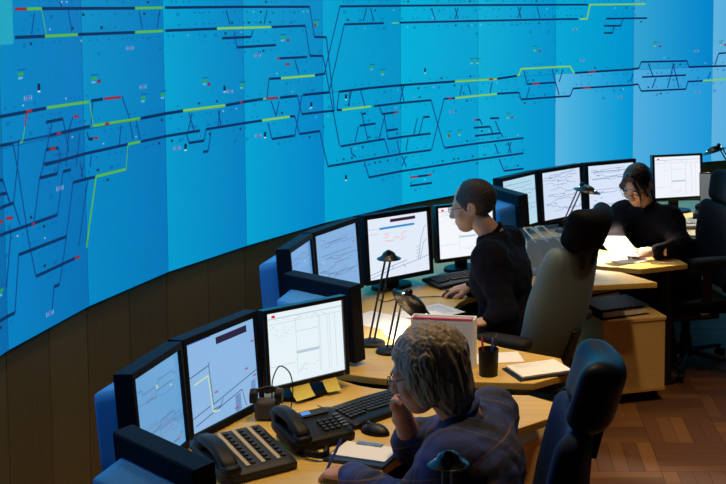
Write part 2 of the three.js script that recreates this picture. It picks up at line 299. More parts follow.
    const li = new THREE.RectAreaLight(c, LUM.wall, L, ROWS[3] - ROWS[0]);
    li.position.set((x + x2) / 2 + Math.sin(a) * 0.012, (ROWS[0] + ROWS[3]) / 2, (z + z2) / 2 + Math.cos(a) * 0.012);
    li.lookAt(li.position.x + Math.sin(a), li.position.y, li.position.z + Math.cos(a)); li.name = 'video_wall_light'; scene.add(li);
  });
}

// ------------------------------------------------------------------ ceiling downlights
DOWNLIGHTS.forEach(([x, z, s], i) => {
  const t = thing('ceiling_downlight', 'unseen round ceiling downlight placed to brighten the desks, aisle and brown wall', 'downlight', [x, CEIL, z], 0, 'recessed ceiling downlights');
  mesh('trim_ring', new THREE.TorusGeometry(0.1, 0.012, 8, 28).rotateX(Math.PI / 2).translate(0, -0.004, 0), MAT.steel, t);
  mesh('lamp_disc', cyl(0.09, 0.09, 0.01, 0, -0.008, 0, 28), std({ color: 0x000000, emissive: WARM, emissiveIntensity: 3 }), t);
  const l = new THREE.SpotLight(WARM, LUM.downlight * s, 0, 0.62, 0.8, 2); l.position.set(x, CEIL - 0.03, z); l.target.position.set(x, 0, z); l.shadow.radius = 4; l.castShadow = true; l.name = 'ceiling_downlight_beam';
  scene.add(l, l.target);
});

// ------------------------------------------------------------------ desks
const DESK = 0.72;
function desk(name, label, outline, legs, panel) {
  const o = thing(name, label, 'desk', [0, 0, 0], 0, 'horseshoe control desks');
  mesh('worktop', slab(smooth(outline), DESK, 0.028, 0.003), MAT.desk, o);
  for (const [x, z] of legs) { const g = mesh('leg', [cyl(0.028, 0.028, DESK - 0.04, x, (DESK - 0.04) / 2 + 0.01, z), cyl(0.05, 0.05, 0.02, x, 0.01, z)], MAT.dark, o); g.name = 'leg'; }
  const geos = []; for (let i = 0; i + 1 < panel.length; i++) { const [x, z] = panel[i], [x2, z2] = panel[i + 1]; geos.push(box(Math.hypot(x2 - x, z2 - z), 0.5, 0.018).rotateY(Math.atan2(-(z2 - z), x2 - x)).translate((x + x2) / 2, 0.44, (z + z2) / 2)); }
  mesh('modesty_panel', geos, MAT.navy, o);
  return o;
}
desk('control_desk', 'light wood horseshoe control desk of the nearest operator in plaid',
  [[0.35, -4.20, 1], [0.184, -4.346, 1], [-0.005, -4.365], [-0.42, -4.42], [-0.62, -4.60], [-0.97, -4.46], [-1.12, -4.05], [-1.14, -3.6], [-1.08, -3.22], [-0.88, -2.86], [-0.6, -2.4], [0, -2.2], [0.3, -2.2, 1], [0.25, -2.6, 1], [-0.05, -2.66], [-0.33, -2.95], [-0.36, -3.3], [-0.3, -3.7], [-0.12, -3.92], [0.093, -3.972, 1]],
  [[0.1, -4.15], [-0.6, -4.35], [-1.05, -3.6], [-0.6, -2.7], [0.15, -2.4]], [[-0.05, -4.3], [-0.6, -4.48], [-0.98, -4.25], [-1.12, -3.7], [-1.0, -3.05], [-0.6, -2.75]]);
desk('control_desk', 'light wood horseshoe control desk of the man in the navy sweater',
  [[0.915, -6.10, 1], [0.76, -6.33, 1], [0.3, -6.53], [0.02, -6.72], [-0.3, -6.66], [-0.6, -6.3], [-0.86, -5.85], [-1.0, -5.4], [-0.99, -4.98], [-0.62, -4.64], [-0.36, -4.53], [0.205, -4.485, 1], [0.345, -4.60, 1], [0.33, -4.8, 1], [0.05, -4.98], [-0.1, -5.2], [-0.15, -5.5], [-0.08, -5.76], [0.1, -5.95], [0.45, -6.02], [0.665, -6.05]],
  [[0.42, -6.2], [-0.2, -6.5], [-0.85, -5.5], [-0.4, -4.75], [-0.08, -4.7]], [[0.42, -6.34], [0.2, -6.45], [-0.25, -6.55], [-0.6, -6.15], [-0.88, -5.5], [-0.8, -5.0], [-0.4, -4.62]]);
desk('control_desk', 'light wood horseshoe control desk of the woman reading papers',
  [[1.146, -6.526, 1], [0.87, -6.40, 1], [0.6, -6.50], [0.3, -6.66], [0.0, -6.80], [-0.08, -7.2], [0.12, -7.72], [0.55, -8.15], [1.0, -8.45], [1.6, -8.62], [2.1, -8.45], [2.15, -7.7], [1.8, -7.42], [1.36, -7.30, 1], [1.1, -7.38], [0.75, -7.40], [0.6, -7.12], [0.72, -6.86], [1.08, -6.78, 1]],
  [[1.06, -6.68], [0.15, -7.0], [0.5, -7.9], [1.4, -8.3], [1.9, -7.9]], [[0.5, -6.7], [0.3, -6.78], [0.05, -7.1], [0.3, -7.8], [0.9, -8.3], [1.6, -8.5]]);

function pedestal(label, x, z, turn, h, castors = true) {
  const t = thing('drawer_pedestal', label, 'drawer unit', [x, 0, z], turn, 'drawer pedestals'), c = castors ? 0.065 : 0.03;
  mesh('body', box(0.36, h - c - 0.02, 0.44, 0, c + (h - c - 0.02) / 2, 0), MAT.cabinet, t);
  mesh('top', rbox(0.372, 0.02, 0.452, 0.003, 0, h - 0.01, 0), MAT.cabinet, t);
  const dh = (h - c - 0.03) / 3;
  for (let i = 0; i < 3; i++) { const d = mesh('drawer', rbox(0.352, dh - 0.006, 0.018, 0.003, 0, c + dh * (i + 0.5) + 0.004, -0.229), MAT.cabinet, t); mesh('handle', rod(V3(-0.06, c + dh * (i + 0.75), -0.252), V3(0.06, c + dh * (i + 0.75), -0.252), 0.005), MAT.steel, d); }
  mesh('bottom_rail', box(0.366, 0.014, 0.446, 0, c + 0.004, 0), MAT.deskEdge, t);
  if (castors) for (const sx of [-0.14, 0.14]) for (const sz of [-0.17, 0.17]) mesh('castor', [cyl(0.028, 0.028, 0.022, 0, 0, 0).rotateZ(Math.PI / 2).translate(sx, 0.028, sz), box(0.03, 0.02, 0.03, sx, 0.055, sz)], MAT.black, t);
}
pedestal('light wood drawer pedestal on castors with a black binder on top', 0.765, -6.53, 0.3, 0.47);
pedestal('low light wood drawer unit beside the front chair and under the desk end', 0.13, -4.85, 0.8, 0.45, false);

// ------------------------------------------------------------------ screens
function tracks(c, w, h, n, col) {
  c.strokeStyle = col; c.lineWidth = 1.4;
  for (let i = 0; i < n; i++) {
    let x = rr(0, w * 0.3), y = h * rr(0.1, 0.95); c.beginPath(); c.moveTo(x, y);
    while (x < w * rr(0.7, 1)) { const s = rr(14, 50); x += s; c.lineTo(x, y); if (rnd() < 0.5) { const d = rr(-14, 14); x += 7; y += d; c.lineTo(x, y); } }
    c.stroke();
  }
}
function screenTex(kind, bg) {
  return canvasTex(320, 256, (c, w, h) => {
    c.fillStyle = bg; c.fillRect(0, 0, w, h);
    if (kind === 'table') {
      c.fillStyle = 'rgba(120,140,160,0.35)'; c.fillRect(0, 20, w, 4); c.fillRect(0, 40, w, 1.5); c.fillStyle = '#e02030'; c.fillRect(22, 10, 14, 9);
      c.fillStyle = 'rgba(90,110,140,0.28)';
      for (let x of [118, 214, 220, 252, 262, 286]) c.fillRect(x, 40, 1.5, h - 60);
      for (let i = 0; i < 16; i++) { c.fillRect(rr(10, 100), 46 + i * 3, rr(4, 18), 1.2); }
      c.fillStyle = 'rgba(90,130,170,0.35)'; c.fillRect(118, 150, 96, 10); c.fillRect(118, 80, 96, 1.5); c.fillRect(0, 188, 110, 1.5); c.fillStyle = 'rgba(90,110,140,0.3)'; for (let i = 0; i < 14; i++) c.fillRect(120 + rr(0, 80), 196 + rr(0, 30), rr(4, 14), 1.5);
      for (let i = 0; i < 20; i++) c.fillRect(rr(0, 240), 26 + rr(0, 12), rr(4, 16), 1.5);
    } else if (kind === 'plan') {
      c.fillStyle = 'rgba(30,40,160,0.5)'; c.fillRect(0, 0, w * 0.36, 5);
      c.fillStyle = '#241a3c'; c.fillRect(w * 0.43, 14, w * 0.46, 20);
      c.strokeStyle = '#1c2c50'; c.lineWidth = 2;
      for (const p of [[0, 100, 95, 84, 100, 75], [96, 84, 104, 200], [0, 216, 90, 200], [104, 200, 320, 158], [20, 238, 240, 196], [240, 196, 256, 250], [100, 214, 136, 214, 150, 196]]) { c.beginPath(); for (let i = 0; i < p.length; i += 2) c.lineTo(p[i], p[i + 1]); c.stroke(); }
      c.strokeStyle = '#cfe0a8'; c.lineWidth = 4; c.beginPath(); for (const q of [[26, 122], [90, 112], [100, 220], [130, 224]]) c.lineTo(...q); c.stroke();
      c.fillStyle = '#a05a8a'; for (const [x, y] of [[300, 66], [112, 166], [262, 140], [200, 240], [300, 170]]) c.fillRect(x, y, 16, 5);
      c.strokeStyle = '#3a5a90'; for (let i = 0; i < 8; i++) { c.lineWidth = 3; c.beginPath(); c.moveTo(206, 210 + i * 6); c.lineTo(232, 206 + i * 6); c.stroke(); c.beginPath(); c.moveTo(286, 190 + i * 7); c.lineTo(308, 186 + i * 7); c.stroke(); }
    } else if (kind === 'alarm') {
      c.fillStyle = '#3a1a3a'; c.fillRect(w * 0.38, 12, w * 0.42, 13); c.fillStyle = '#3a8fd0'; c.fillRect(w * 0.2, 42, w * 0.58, 9);
      c.fillStyle = '#f0b8c0'; for (let i = 0; i < 12; i++) c.fillRect(70 + rr(0, 140), 62 + rr(0, 46), rr(10, 34), 3);
      c.fillStyle = 'rgba(120,150,190,0.4)'; c.fillRect(0, 66, 60, 2); c.fillRect(0, 44, 60, 2);
      c.strokeStyle = '#4a6a90'; c.lineWidth = 1.6;
      for (const p of [[0, 250, 110, 226, 240, 206, 320, 190], [0, 236, 100, 214, 200, 196], [262, 200, 280, 120, 300, 70, 312, 60], [270, 206, 296, 130, 314, 120], [120, 222, 130, 206], [180, 212, 192, 226]]) { c.beginPath(); for (let i = 0; i < p.length; i += 2) c.lineTo(p[i], p[i + 1]); c.stroke(); }
      c.strokeStyle = '#3aa08a'; for (let i = 0; i < 4; i++) { c.beginPath(); c.moveTo(252, 150 + i * 14); c.lineTo(276, 144 + i * 14); c.stroke(); }
    } else {
      tracks(c, w, h, 7, '#37507c'); tracks(c, w, h, 4, '#5a76a8');
      for (let i = 0; i < 14; i++) { c.fillStyle = ['#b0708a', '#8a9ab8', '#c8d4b0', '#7488b8'][i % 4]; c.fillRect(rr(0, w), rr(20, h - 10), rr(6, 20), 4); }
    }
  });
}
// a monitor in the console: dark frame, blue cover behind, neck and foot on the desk
const frameShape = (W, Hh, w, h, up, d) => {
  const s = new THREE.Shape([[-W / 2, -Hh / 2], [W / 2, -Hh / 2], [W / 2, Hh / 2], [-W / 2, Hh / 2]].map((p) => new THREE.Vector2(...p)));
  s.holes.push(new THREE.Path([[-w / 2, -h / 2 + up], [-w / 2, h / 2 + up], [w / 2, h / 2 + up], [w / 2, -h / 2 + up]].map((p) => new THREE.Vector2(...p))));
  return new THREE.ExtrudeGeometry(s, { depth: d, bevelThickness: 0.004, bevelSize: 0.004, bevelOffset: -0.004, bevelSegments: 2 });
};
function monitor(o) {
  const { x, y, z, yaw, tilt = 0.08, w = 0.376, h = 0.301, housed = true, label, kind, bg, light = 0.5, group } = o;
  const t = thing(housed ? 'console_monitor' : 'flat_monitor', label, 'monitor', [x, DESK, z], yaw, group);
  const dy = y - DESK, W = w + (housed ? 0.042 : 0.034), Hh = h + (housed ? 0.046 : 0.036), D = housed ? 0.055 : 0.035, up = housed ? -0.001 : 0.002;
  const put = (g) => g.rotateX(-tilt).translate(0, dy, 0);
  const bez = mesh('bezel', [put(frameShape(W, Hh, w, h, up, D).translate(0, 0, -D + 0.008)), put(box(W - 0.01, Hh - 0.01, 0.012, 0, 0, -D + 0.008))], housed ? MAT.navy : MAT.bezel, t);
  const tex = screenTex(kind, bg);
  mesh('screen', put(box(w + 0.002, h + 0.002, 0.004, 0, up, -0.001)), [MAT.black, MAT.black, MAT.black, MAT.black, std({ color: 0x020304, roughness: 0.3, emissive: 0xffffff, emissiveMap: tex, emissiveIntensity: 1 }), MAT.black], t);
  if (!housed) mesh('power_button', put(cyl(0.005, 0.005, 0.004, 0, 0, 0, 12).rotateX(Math.PI / 2).translate(w / 2 - 0.01, -Hh / 2 + 0.009, 0.013)), MAT.steel, bez);
  if (housed) {
    const cover = softBox(w - 0.03, h - 0.02, 0.11, 0.012, 8, (v) => { const k = (v.z + 0.055) / 0.11; v.x *= 0.86 + 0.14 * k; v.y = v.y * (0.9 + 0.1 * k) - 0.008 * (1 - k); });
    const c = mesh('back_cover', put(cover.translate(0, -0.022, -D - 0.046)), MAT.blue, t);
    const vents = []; for (let i = 0; i < 6; i++) vents.push(put(box(0.2, 0.004, 0.006, 0, 0.04 - i * 0.016, -D - 0.1)));
    mesh('vent_slots', vents, MAT.black, c);
    mesh('neck', [rbox(0.09, dy - 0.02, 0.05, 0.01, 0, (dy - 0.02) / 2, -D - 0.02)], MAT.dark, t);
  } else {
    mesh('back_shell', put(softBox(W * 0.8, Hh * 0.75, 0.05, 0.02, 6).translate(0, 0, -D - 0.015)), MAT.black, t);
    mesh('neck', rbox(0.07, dy - 0.04, 0.03, 0.008, 0, (dy - 0.04) / 2 + 0.01, -D - 0.02), MAT.black, t);
  }
  mesh('foot', new THREE.CylinderGeometry(0.11, 0.115, 0.016, 36).scale(1, 1, 0.72).translate(0, 0.008, housed ? -0.06 : -0.03), MAT.black, t);
  const li = new THREE.RectAreaLight(new THREE.Color(bg), LUM.monitor * light, w, h);
  const n = V3(Math.sin(yaw) * Math.cos(tilt), Math.sin(tilt), Math.cos(yaw) * Math.cos(tilt));
  li.position.set(x, y, z).addScaledVector(n, 0.012); li.lookAt(li.position.clone().add(n)); li.name = 'monitor_glow'; scene.add(li);
  return t;
}
const R = THREE.MathUtils.degToRad;
const G1 = 'monitors on the nearest desk', G2 = 'monitors on the middle desk', G3 = 'monitors on the far desk';
// nearest desk
monitor({ x: -1.004, y: 0.898, z: -3.672, yaw: R(79), w: 0.305, kind: 'diagram', bg: '#62a0d2', label: 'leftmost console monitor on the nearest desk with a pale blue track plan', group: G1 });
monitor({ x: -0.885, y: 0.898, z: -4.045, yaw: R(65), kind: 'plan', bg: '#8ab6e2', label: 'console monitor with dark title bar beside the white table monitor', group: G1 });
monitor({ x: -0.642, y: 0.918, z: -4.345, yaw: R(40), w: 0.322, h: 0.264, housed: false, kind: 'table', bg: '#e6f3f8', label: 'flat monitor showing a white table with yellow notes under it', group: G1 });
monitor({ x: -0.80, y: 0.885, z: -3.04, yaw: R(137), w: 0.34, h: 0.265, kind: 'diagram', bg: '#9fc4e8', label: 'console monitor seen from its blue back at the bottom left corner', group: G1, light: 0.4 });
// middle desk
monitor({ x: -0.786, y: 0.945, z: -5.225, yaw: R(81), w: 0.3, kind: 'diagram', bg: '#5594cc', label: 'leftmost console monitor on the middle desk, narrow sliver of blue screen', group: G2 });
monitor({ x: -0.675, y: 0.945, z: -5.60, yaw: R(66), kind: 'diagram', bg: '#84b0de', label: 'console monitor with pale blue track plan left of the brightest middle screen', group: G2 });
monitor({ x: -0.41, y: 0.945, z: -5.96, yaw: R(41), kind: 'alarm', bg: '#e2ebf8', label: 'bright console monitor with a blue bar facing the man in navy', group: G2 });
monitor({ x: -0.075, y: 0.935, z: -6.37, yaw: R(31), w: 0.338, h: 0.27, housed: false, kind: 'table', bg: '#f4f7fc', label: 'white flat monitor partly hidden by the face of the man in glasses', group: G2 });
monitor({ x: -0.625, y: 0.895, z: -4.83, yaw: R(142), w: 0.34, h: 0.27, kind: 'diagram', bg: '#9fc4e8', label: 'console monitor seen from its blue back behind the white table monitor', group: G2, light: 0.4 });
// far desk
monitor({ x: 0.245, y: 0.93, z: -7.30, yaw: R(56), kind: 'diagram', bg: '#b4d8ea', label: 'leftmost screen of the far desk behind the clear plastic tray', group: G3 });
monitor({ x: 0.525, y: 0.93, z: -7.625, yaw: R(46), kind: 'diagram', bg: '#d2e0f6', label: 'far console monitor crossed by the slanted desk lamp arm', group: G3 });
monitor({ x: 0.872, y: 0.93, z: -7.895, yaw: R(31), kind: 'diagram', bg: '#d8e4f8', label: 'far console monitor directly behind the woman on her left', group: G3 });
monitor({ x: 1.345, y: 0.965, z: -8.10, yaw: R(18), w: 0.345, h: 0.276, housed: false, kind: 'table', bg: '#f0f4fc', label: 'white flat monitor to the right of the woman', group: G3 });
monitor({ x: 0.17, y: 0.90, z: -6.93, yaw: R(120), kind: 'diagram', bg: '#9fc4e8', label: 'console monitor seen from its blue back behind the head of the man in navy', group: G3, light: 0.4 });
monitor({ x: 1.93, y: 0.95, z: -8.0, yaw: R(130), kind: 'diagram', bg: '#9fc4e8', label: 'blue back of a monitor at the right edge beyond the far desk lamp', group: G3, light: 0.4 });

// ------------------------------------------------------------------ chairs
function chair(name, label, x, z, face, lean, o = {}) {
  const t = thing(name, label, 'chair', [x, 0, z], face, 'high-backed operator chairs'), seatY = o.seat ?? 0.47, up = o.up ?? 0;
  // local: faces +z
  mesh('seat', softBox(0.5, 0.09, 0.48, 0.04, 12, (v) => { v.y += 0.02 * Math.pow(Math.abs(v.x) / 0.25, 3) - 0.02 * Math.max(0, v.z * 2); }).translate(0, seatY, 0.02), o.seatMat ?? MAT.leather, t);
  const tip = (g) => g.rotateX(-lean).translate(0, seatY + 0.03, -0.2);
  const L = 0.58 + up;
  const back = softBox(0.46, L, 0.1, 0.045, 16, (v) => {
    const k = v.y / L + 0.5; v.x *= 0.92 + 0.22 * Math.sin(k * 2.6) - 0.28 * Math.max(0, k - 0.55);
    v.z += 0.07 * Math.pow(v.x / 0.23, 2) - 0.05 * Math.cos((k - 0.3) * 3) + 0.035; v.z *= 1 - 0.25 * k;
  }).translate(0, L / 2 + 0.04, -0.02);
  mesh('backrest', tip(back), o.backMat ?? MAT.leather, t);
  mesh('headrest_post', tip(join([rod(V3(-0.05, L - 0.04, -0.03), V3(-0.05, L + 0.16, -0.02), 0.009), rod(V3(0.05, L - 0.04, -0.03), V3(0.05, L + 0.16, -0.02), 0.009)])), MAT.black, t);
  mesh('headrest', tip(softBox(0.3, 0.2, 0.11, 0.052, 14, (v) => { v.z += 0.05 * Math.pow(v.x / 0.15, 2) + 0.12 * Math.pow(Math.max(0, -v.y), 1.2) * 0; }).translate(0, L + 0.13, 0.0)), o.headMat ?? MAT.leather, t);
  for (const s of [-1, 1]) {
    const a = mesh('armrest', softBox(0.095, 0.05, 0.3, 0.02, 8, (v) => { v.y -= 0.02 * Math.max(0, v.z - 0.05) * 4; }).translate(s * 0.29, 0.69, -0.03 - (o.armBack ?? 0)), MAT.blackMatte, t);
    mesh('support', [rbox(0.03, 0.23, 0.06, 0.01, s * 0.29, 0.56, 0), rbox(0.1, 0.025, 0.05, 0.008, s * 0.25, seatY - 0.02, 0)], MAT.plastic, a);
  }
  mesh('seat_plate', rbox(0.3, 0.04, 0.3, 0.012, 0, seatY - 0.065, 0), MAT.plastic, t);
  mesh('spine', [rbox(0.07, 0.03, 0.22, 0.01, 0, seatY - 0.06, -0.2), tip(rbox(0.07, 0.3, 0.025, 0.01, 0, 0.1, -0.085))], MAT.plastic, t);
  mesh('column', [cyl(0.025, 0.025, seatY - 0.14, 0, 0.07 + (seatY - 0.14) / 2, 0), cyl(0.035, 0.04, 0.12, 0, 0.13, 0)], MAT.black, t);
  for (let k = 0; k < 5; k++) {
    const an = k * Math.PI * 2 / 5 + (o.spin ?? 0), c = Math.cos(an), s = Math.sin(an);
    const leg = mesh('base_leg', softBox(0.3, 0.028, 0.045, 0.012, 6, (v) => { const q = v.x / 0.3 + 0.5; v.y *= 1.3 - 0.6 * q; v.z *= 1.2 - 0.45 * q; v.y -= 0.02 * q; }).translate(0.165, 0.1, 0).rotateY(-an), MAT.plastic, t);
    mesh('castor', [cyl(0.028, 0.028, 0.016, 0, 0, 0, 16).rotateX(Math.PI / 2).translate(0.31, 0.028, 0.013).rotateY(-an), cyl(0.028, 0.028, 0.016, 0, 0, 0, 16).rotateX(Math.PI / 2).translate(0.31, 0.028, -0.013).rotateY(-an), cyl(0.008, 0.008, 0.05, 0.3, 0.065, 0, 8).rotateY(-an)], MAT.black, leg);
  }
  return t;
}
const facing = (fx, fz) => Math.atan2(fx, fz);
chair('office_chair', 'dark high-backed chair with padded headrest in the front right foreground', -0.07, -3.19, facing(-0.997, -0.06), 0.3, { up: -0.04, backMat: MAT.navyCloth, headMat: MAT.navyLeather });
chair('office_chair', 'grey fabric chair with black headrest behind the man in navy', 0.125, -5.47, facing(-0.85, -0.53), 0.35, { armBack: 0.1,  backMat: MAT.chairFabric, seatMat: MAT.chairFabric });
chair('office_chair', 'black office chair on castors at the right edge behind the woman', 1.22, -6.98, facing(-0.95, 0.22), 0.12, { spin: 0.5, seat: 0.4, up: -0.08 });

// ------------------------------------------------------------------ desk lamps
function lamp(label, base, joint, head, aim, lit, o = {}) {
  const t = thing('desk_lamp', label, 'desk lamp', base, 0, 'black task lamps'), B = V3(...base), J = V3(...joint).sub(B), Hd = V3(...head).sub(B);
  mesh('base', new THREE.LatheGeometry([[0, 0.022], [0.035, 0.02], [0.055, 0.012], [0.06, 0], [0, 0]].map((p) => new THREE.Vector2(...p)), 28), MAT.black, t);
  const sideways = V3(0.011, 0, 0);
  const arms = (a, b) => [rod(a.clone().add(sideways), b.clone().add(sideways), 0.0045), rod(a.clone().sub(sideways), b.clone().sub(sideways), 0.0045)];
  mesh('lower_arm', arms(V3(0, 0.02, 0), J), MAT.black, t);
  if (J.distanceTo(Hd) > 0.03) mesh('upper_arm', [...arms(J, Hd), new THREE.SphereGeometry(0.016, 14, 10).translate(J.x, J.y, J.z)], MAT.black, t);
  const q = new THREE.Quaternion().setFromRotationMatrix(new THREE.Matrix4().lookAt(V3(0, 0, 0), V3(aim[0], 0, aim[2]).normalize().multiplyScalar(-1), V3(0, 1, 0)));
  const pitch = new THREE.Quaternion().setFromAxisAngle(V3(1, 0, 0), aim[1]);
  // a long shallow hood: domed on top, open below, its length along local z
  const dome = new THREE.LatheGeometry([[0, 0.036], [0.3, 0.034], [0.5, 0.026], [0.62, 0.014], [0.8, 0.008], [1, 0]].map((p) => new THREE.Vector2(...p)), 32).scale(0.05, 0.95, 0.085);
  const lip = new THREE.TorusGeometry(1, 0.05, 6, 32).rotateX(Math.PI / 2).scale(0.05, 0.04, 0.085);
  const k = o.size ?? 1, place = (g) => g.scale(k, k, k * (o.long ?? 1)).translate(0, 0, 0.05 * k).applyQuaternion(q.clone().multiply(pitch)).translate(Hd.x, Hd.y, Hd.z);
  const hood = mesh('hood', [place(dome), place(lip), place(new THREE.SphereGeometry(0.014, 12, 8).translate(0, 0.03, -0.04))], std({ color: 0x0a0b0d, roughness: 0.32, side: THREE.DoubleSide }), t);
  const bulb = mesh('bulb', place(cyl(0.008, 0.008, 0.11, 0, 0, 0, 12).rotateX(Math.PI / 2).translate(0, 0.008, 0)), std({ color: 0xf6f4ee, roughness: 0.4, emissive: lit ? 0xfff0d8 : 0x000000, emissiveIntensity: lit ? 3 : 0 }), hood);
  if (lit) {
    const down = V3(0, -1, 0).applyQuaternion(q.clone().multiply(pitch)), at = V3(0, 0.0, 0.05).applyQuaternion(q.clone().multiply(pitch)).add(V3(...head)).addScaledVector(down, 0.006);
    const l = new THREE.SpotLight(0xffe9cc, lit, 0, o.cone ?? 0.8, 0.6, 2); l.position.copy(at); l.target.position.copy(o.target ? V3(...o.target) : at.clone().add(down)); l.shadow.radius = 1.5; l.castShadow = true; l.name = 'desk_lamp_beam'; scene.add(l, l.target);
  }
}
lamp('black twin-arm desk lamp with unlit hood raised before the bright middle monitor', [-0.46, DESK, -5.0], [-0.392, 1.075, -5.02], [-0.389, 1.078, -5.0], [0, 0, -1], 0, { long: 0.6 });
lamp('lit black desk lamp with lowered hood above the papers on the middle desk', [-0.375, DESK, -4.89], [-0.335, 0.935, -4.93], [-0.325, 0.945, -4.92], [0.9, 0.62, 0.45], LUM.midLamp, { size: 1.25, target: [-0.3, 0.72, -5.05] });
lamp('lit black desk lamp with slanted arm left of the woman', [0.53, DESK, -7.44], [0.535, 0.79, -7.42], [0.585, 1.065, -6.97], [0.8, 0.12, 0.6], LUM.farLamp, { target: [0.82, 0.75, -6.67], cone: 0.62 });
lamp('black desk lamp at the right edge beside the white flat monitor', [1.80, DESK, -8.25], [1.78, 0.95, -8.24], [1.66, 1.145, -8.2], [-0.98, 0.3, 0.1], LUM.midLamp, { target: [1.57, 0.85, -7.95] });
lamp('black desk lamp hood at the bottom edge before the man in plaid', [-0.08, DESK, -2.6], [-0.079, 0.9, -2.62], [-0.078, 1.045, -2.83], [0, 0, -1], 0, { long: 0.55 });

// ------------------------------------------------------------------ things on the desks
function keyboard(label, x, z, turn, w = 0.45, mat = MAT.keycap, body = MAT.black) {
  const t = thing('keyboard', label, 'keyboard', [x, DESK, z], turn, 'keyboards');
  mesh('body', softBox(w, 0.02, 0.18, 0.008, 12, (v) => { v.y += 0.012 - v.z * 0.06; v.z += 0.02 * Math.pow(v.x / (w / 2), 2); }).translate(0, 0.0035, 0), body, t);
  const cap = new RoundedBoxGeometry(0.016, 0.008, 0.016, 1, 0.003), n = Math.floor((w - 0.03) / 0.0195);
  for (let j = 0; j < 5; j++) for (let i = 0; i < n; i++) {
    if (j === 4 && i > 3 && i < 10) { if (i > 4) continue; const s = mesh('space_bar', new RoundedBoxGeometry(0.11, 0.008, 0.016, 1, 0.003), mat, t); s.position.set((7 - (n - 1) / 2) * 0.0195, 0.027 - 0.028 * 0.06, 0.032); continue; }
    const px = (i - (n - 1) / 2) * 0.0195, pz = (j - 2.4) * 0.02, m = mesh('key', cap, mat, t); m.position.set(px, 0.0285 - pz * 0.06, pz + 0.02 * Math.pow(px / (w / 2), 2));
  }
}
keyboard('black keyboard on the nearest desk in front of the man in plaid', -0.335, -4.215, R(43));
keyboard('black keyboard in front of the man in the navy sweater', -0.1, -6.13, R(36), 0.4);
keyboard('pale grey keyboard below the white flat monitor right of the woman', 1.29, -7.6, R(12), 0.36, MAT.pale, MAT.keyLight);
function mouse(label, x, z, turn, cord) {
  const t = thing('computer_mouse', label, 'mouse', [x, DESK, z], turn, 'computer mice');
  const shell = mesh('shell', new THREE.SphereGeometry(1, 24, 12, 0, Math.PI * 2, 0, Math.PI / 2).scale(0.031, 0.034, 0.056), MAT.black, t);
  mesh('button', new THREE.SphereGeometry(1, 12, 8, 0, Math.PI, 0.25, 0.9).scale(0.0315, 0.0345, 0.0565).rotateY(0), MAT.plastic, t);
  mesh('wheel', cyl(0.008, 0.008, 0.006, 0, 0, 0, 12).rotateZ(Math.PI / 2).translate(0, 0.03, -0.028), MAT.grey, t);
  if (cord) mesh('cord', tube(cord.map(([a, b]) => V3(a - x, 0.004, b - z)), 0.0022).rotateY(-turn), MAT.black, t);
}
mouse('black mouse beside the white notepad on the nearest desk', -0.355, -3.96, R(60), [[-0.395, -3.975], [-0.42, -4.0], [-0.45, -3.995]]);
mouse('black mouse under the hand of the man in navy', -0.135, -5.79, R(70), [[-0.19, -5.8], [-0.3, -5.78], [-0.4, -5.75], [-0.46, -5.7], [-0.5, -5.74]]);
mouse('black mouse at the far right beside the pale grey keyboard', 1.42, -7.44, R(20));

// telephones of the nearest desk
{
  const t = thing('telephone', 'black desk telephone with keypad and small lit blue display', 'telephone', [-0.555, DESK + 0.0065, -3.885], R(36));
  const slope = (g) => g.rotateX(0.2).translate(0, 0.034, 0);
  mesh('body', [slope(softBox(0.225, 0.042, 0.19, 0.014, 8)), box(0.18, 0.026, 0.14, 0, 0.013, -0.02)], MAT.black, t);
  for (let j = 0; j < 4; j++) for (let i = 0; i < 3; i++) { mesh('key', slope(rbox(0.016, 0.007, 0.012, 0.002, 0.02 + i * 0.022, 0.025, 0.0 + j * 0.018)), MAT.keycap, t); }
  for (let j = 0; j < 5; j++) mesh('key', slope(rbox(0.022, 0.006, 0.009, 0.002, 0.093, 0.024, -0.02 + j * 0.018)), MAT.grey, t);
  const d = mesh('display', slope(rbox(0.1, 0.008, 0.035, 0.002, 0.03, 0.023, -0.06)), MAT.plastic, t);
  mesh('display_glow', slope(box(0.032, 0.002, 0.018, 0.0, 0.0285, -0.06)), std({ color: 0x0a1420, emissive: 0x5aa0f0, emissiveIntensity: 0.9 }), d);
  const h = mesh('handset', slope(join([softBox(0.05, 0.03, 0.2, 0.014, 8, (v) => { v.y += 0.02 * Math.cos(v.z * 15); }).translate(-0.085, 0.045, 0.0), softBox(0.055, 0.035, 0.055, 0.016, 6).translate(-0.085, 0.032, -0.085), softBox(0.055, 0.035, 0.055, 0.016, 6).translate(-0.085, 0.032, 0.085)])), MAT.black, t);
  const coil = []; for (let i = 0; i <= 160; i++) { const k = i / 160, a = i * 0.9; coil.push(V3(-0.09 + 0.07 * k + 0.009 * Math.cos(a), 0.013 + 0.009 * Math.sin(a), 0.12 + 0.05 * Math.sin(k * 3) ).add(V3(0, 0, 0))); }
  mesh('coiled_cord', tube(coil, 0.0025, 320), MAT.black, t);
}
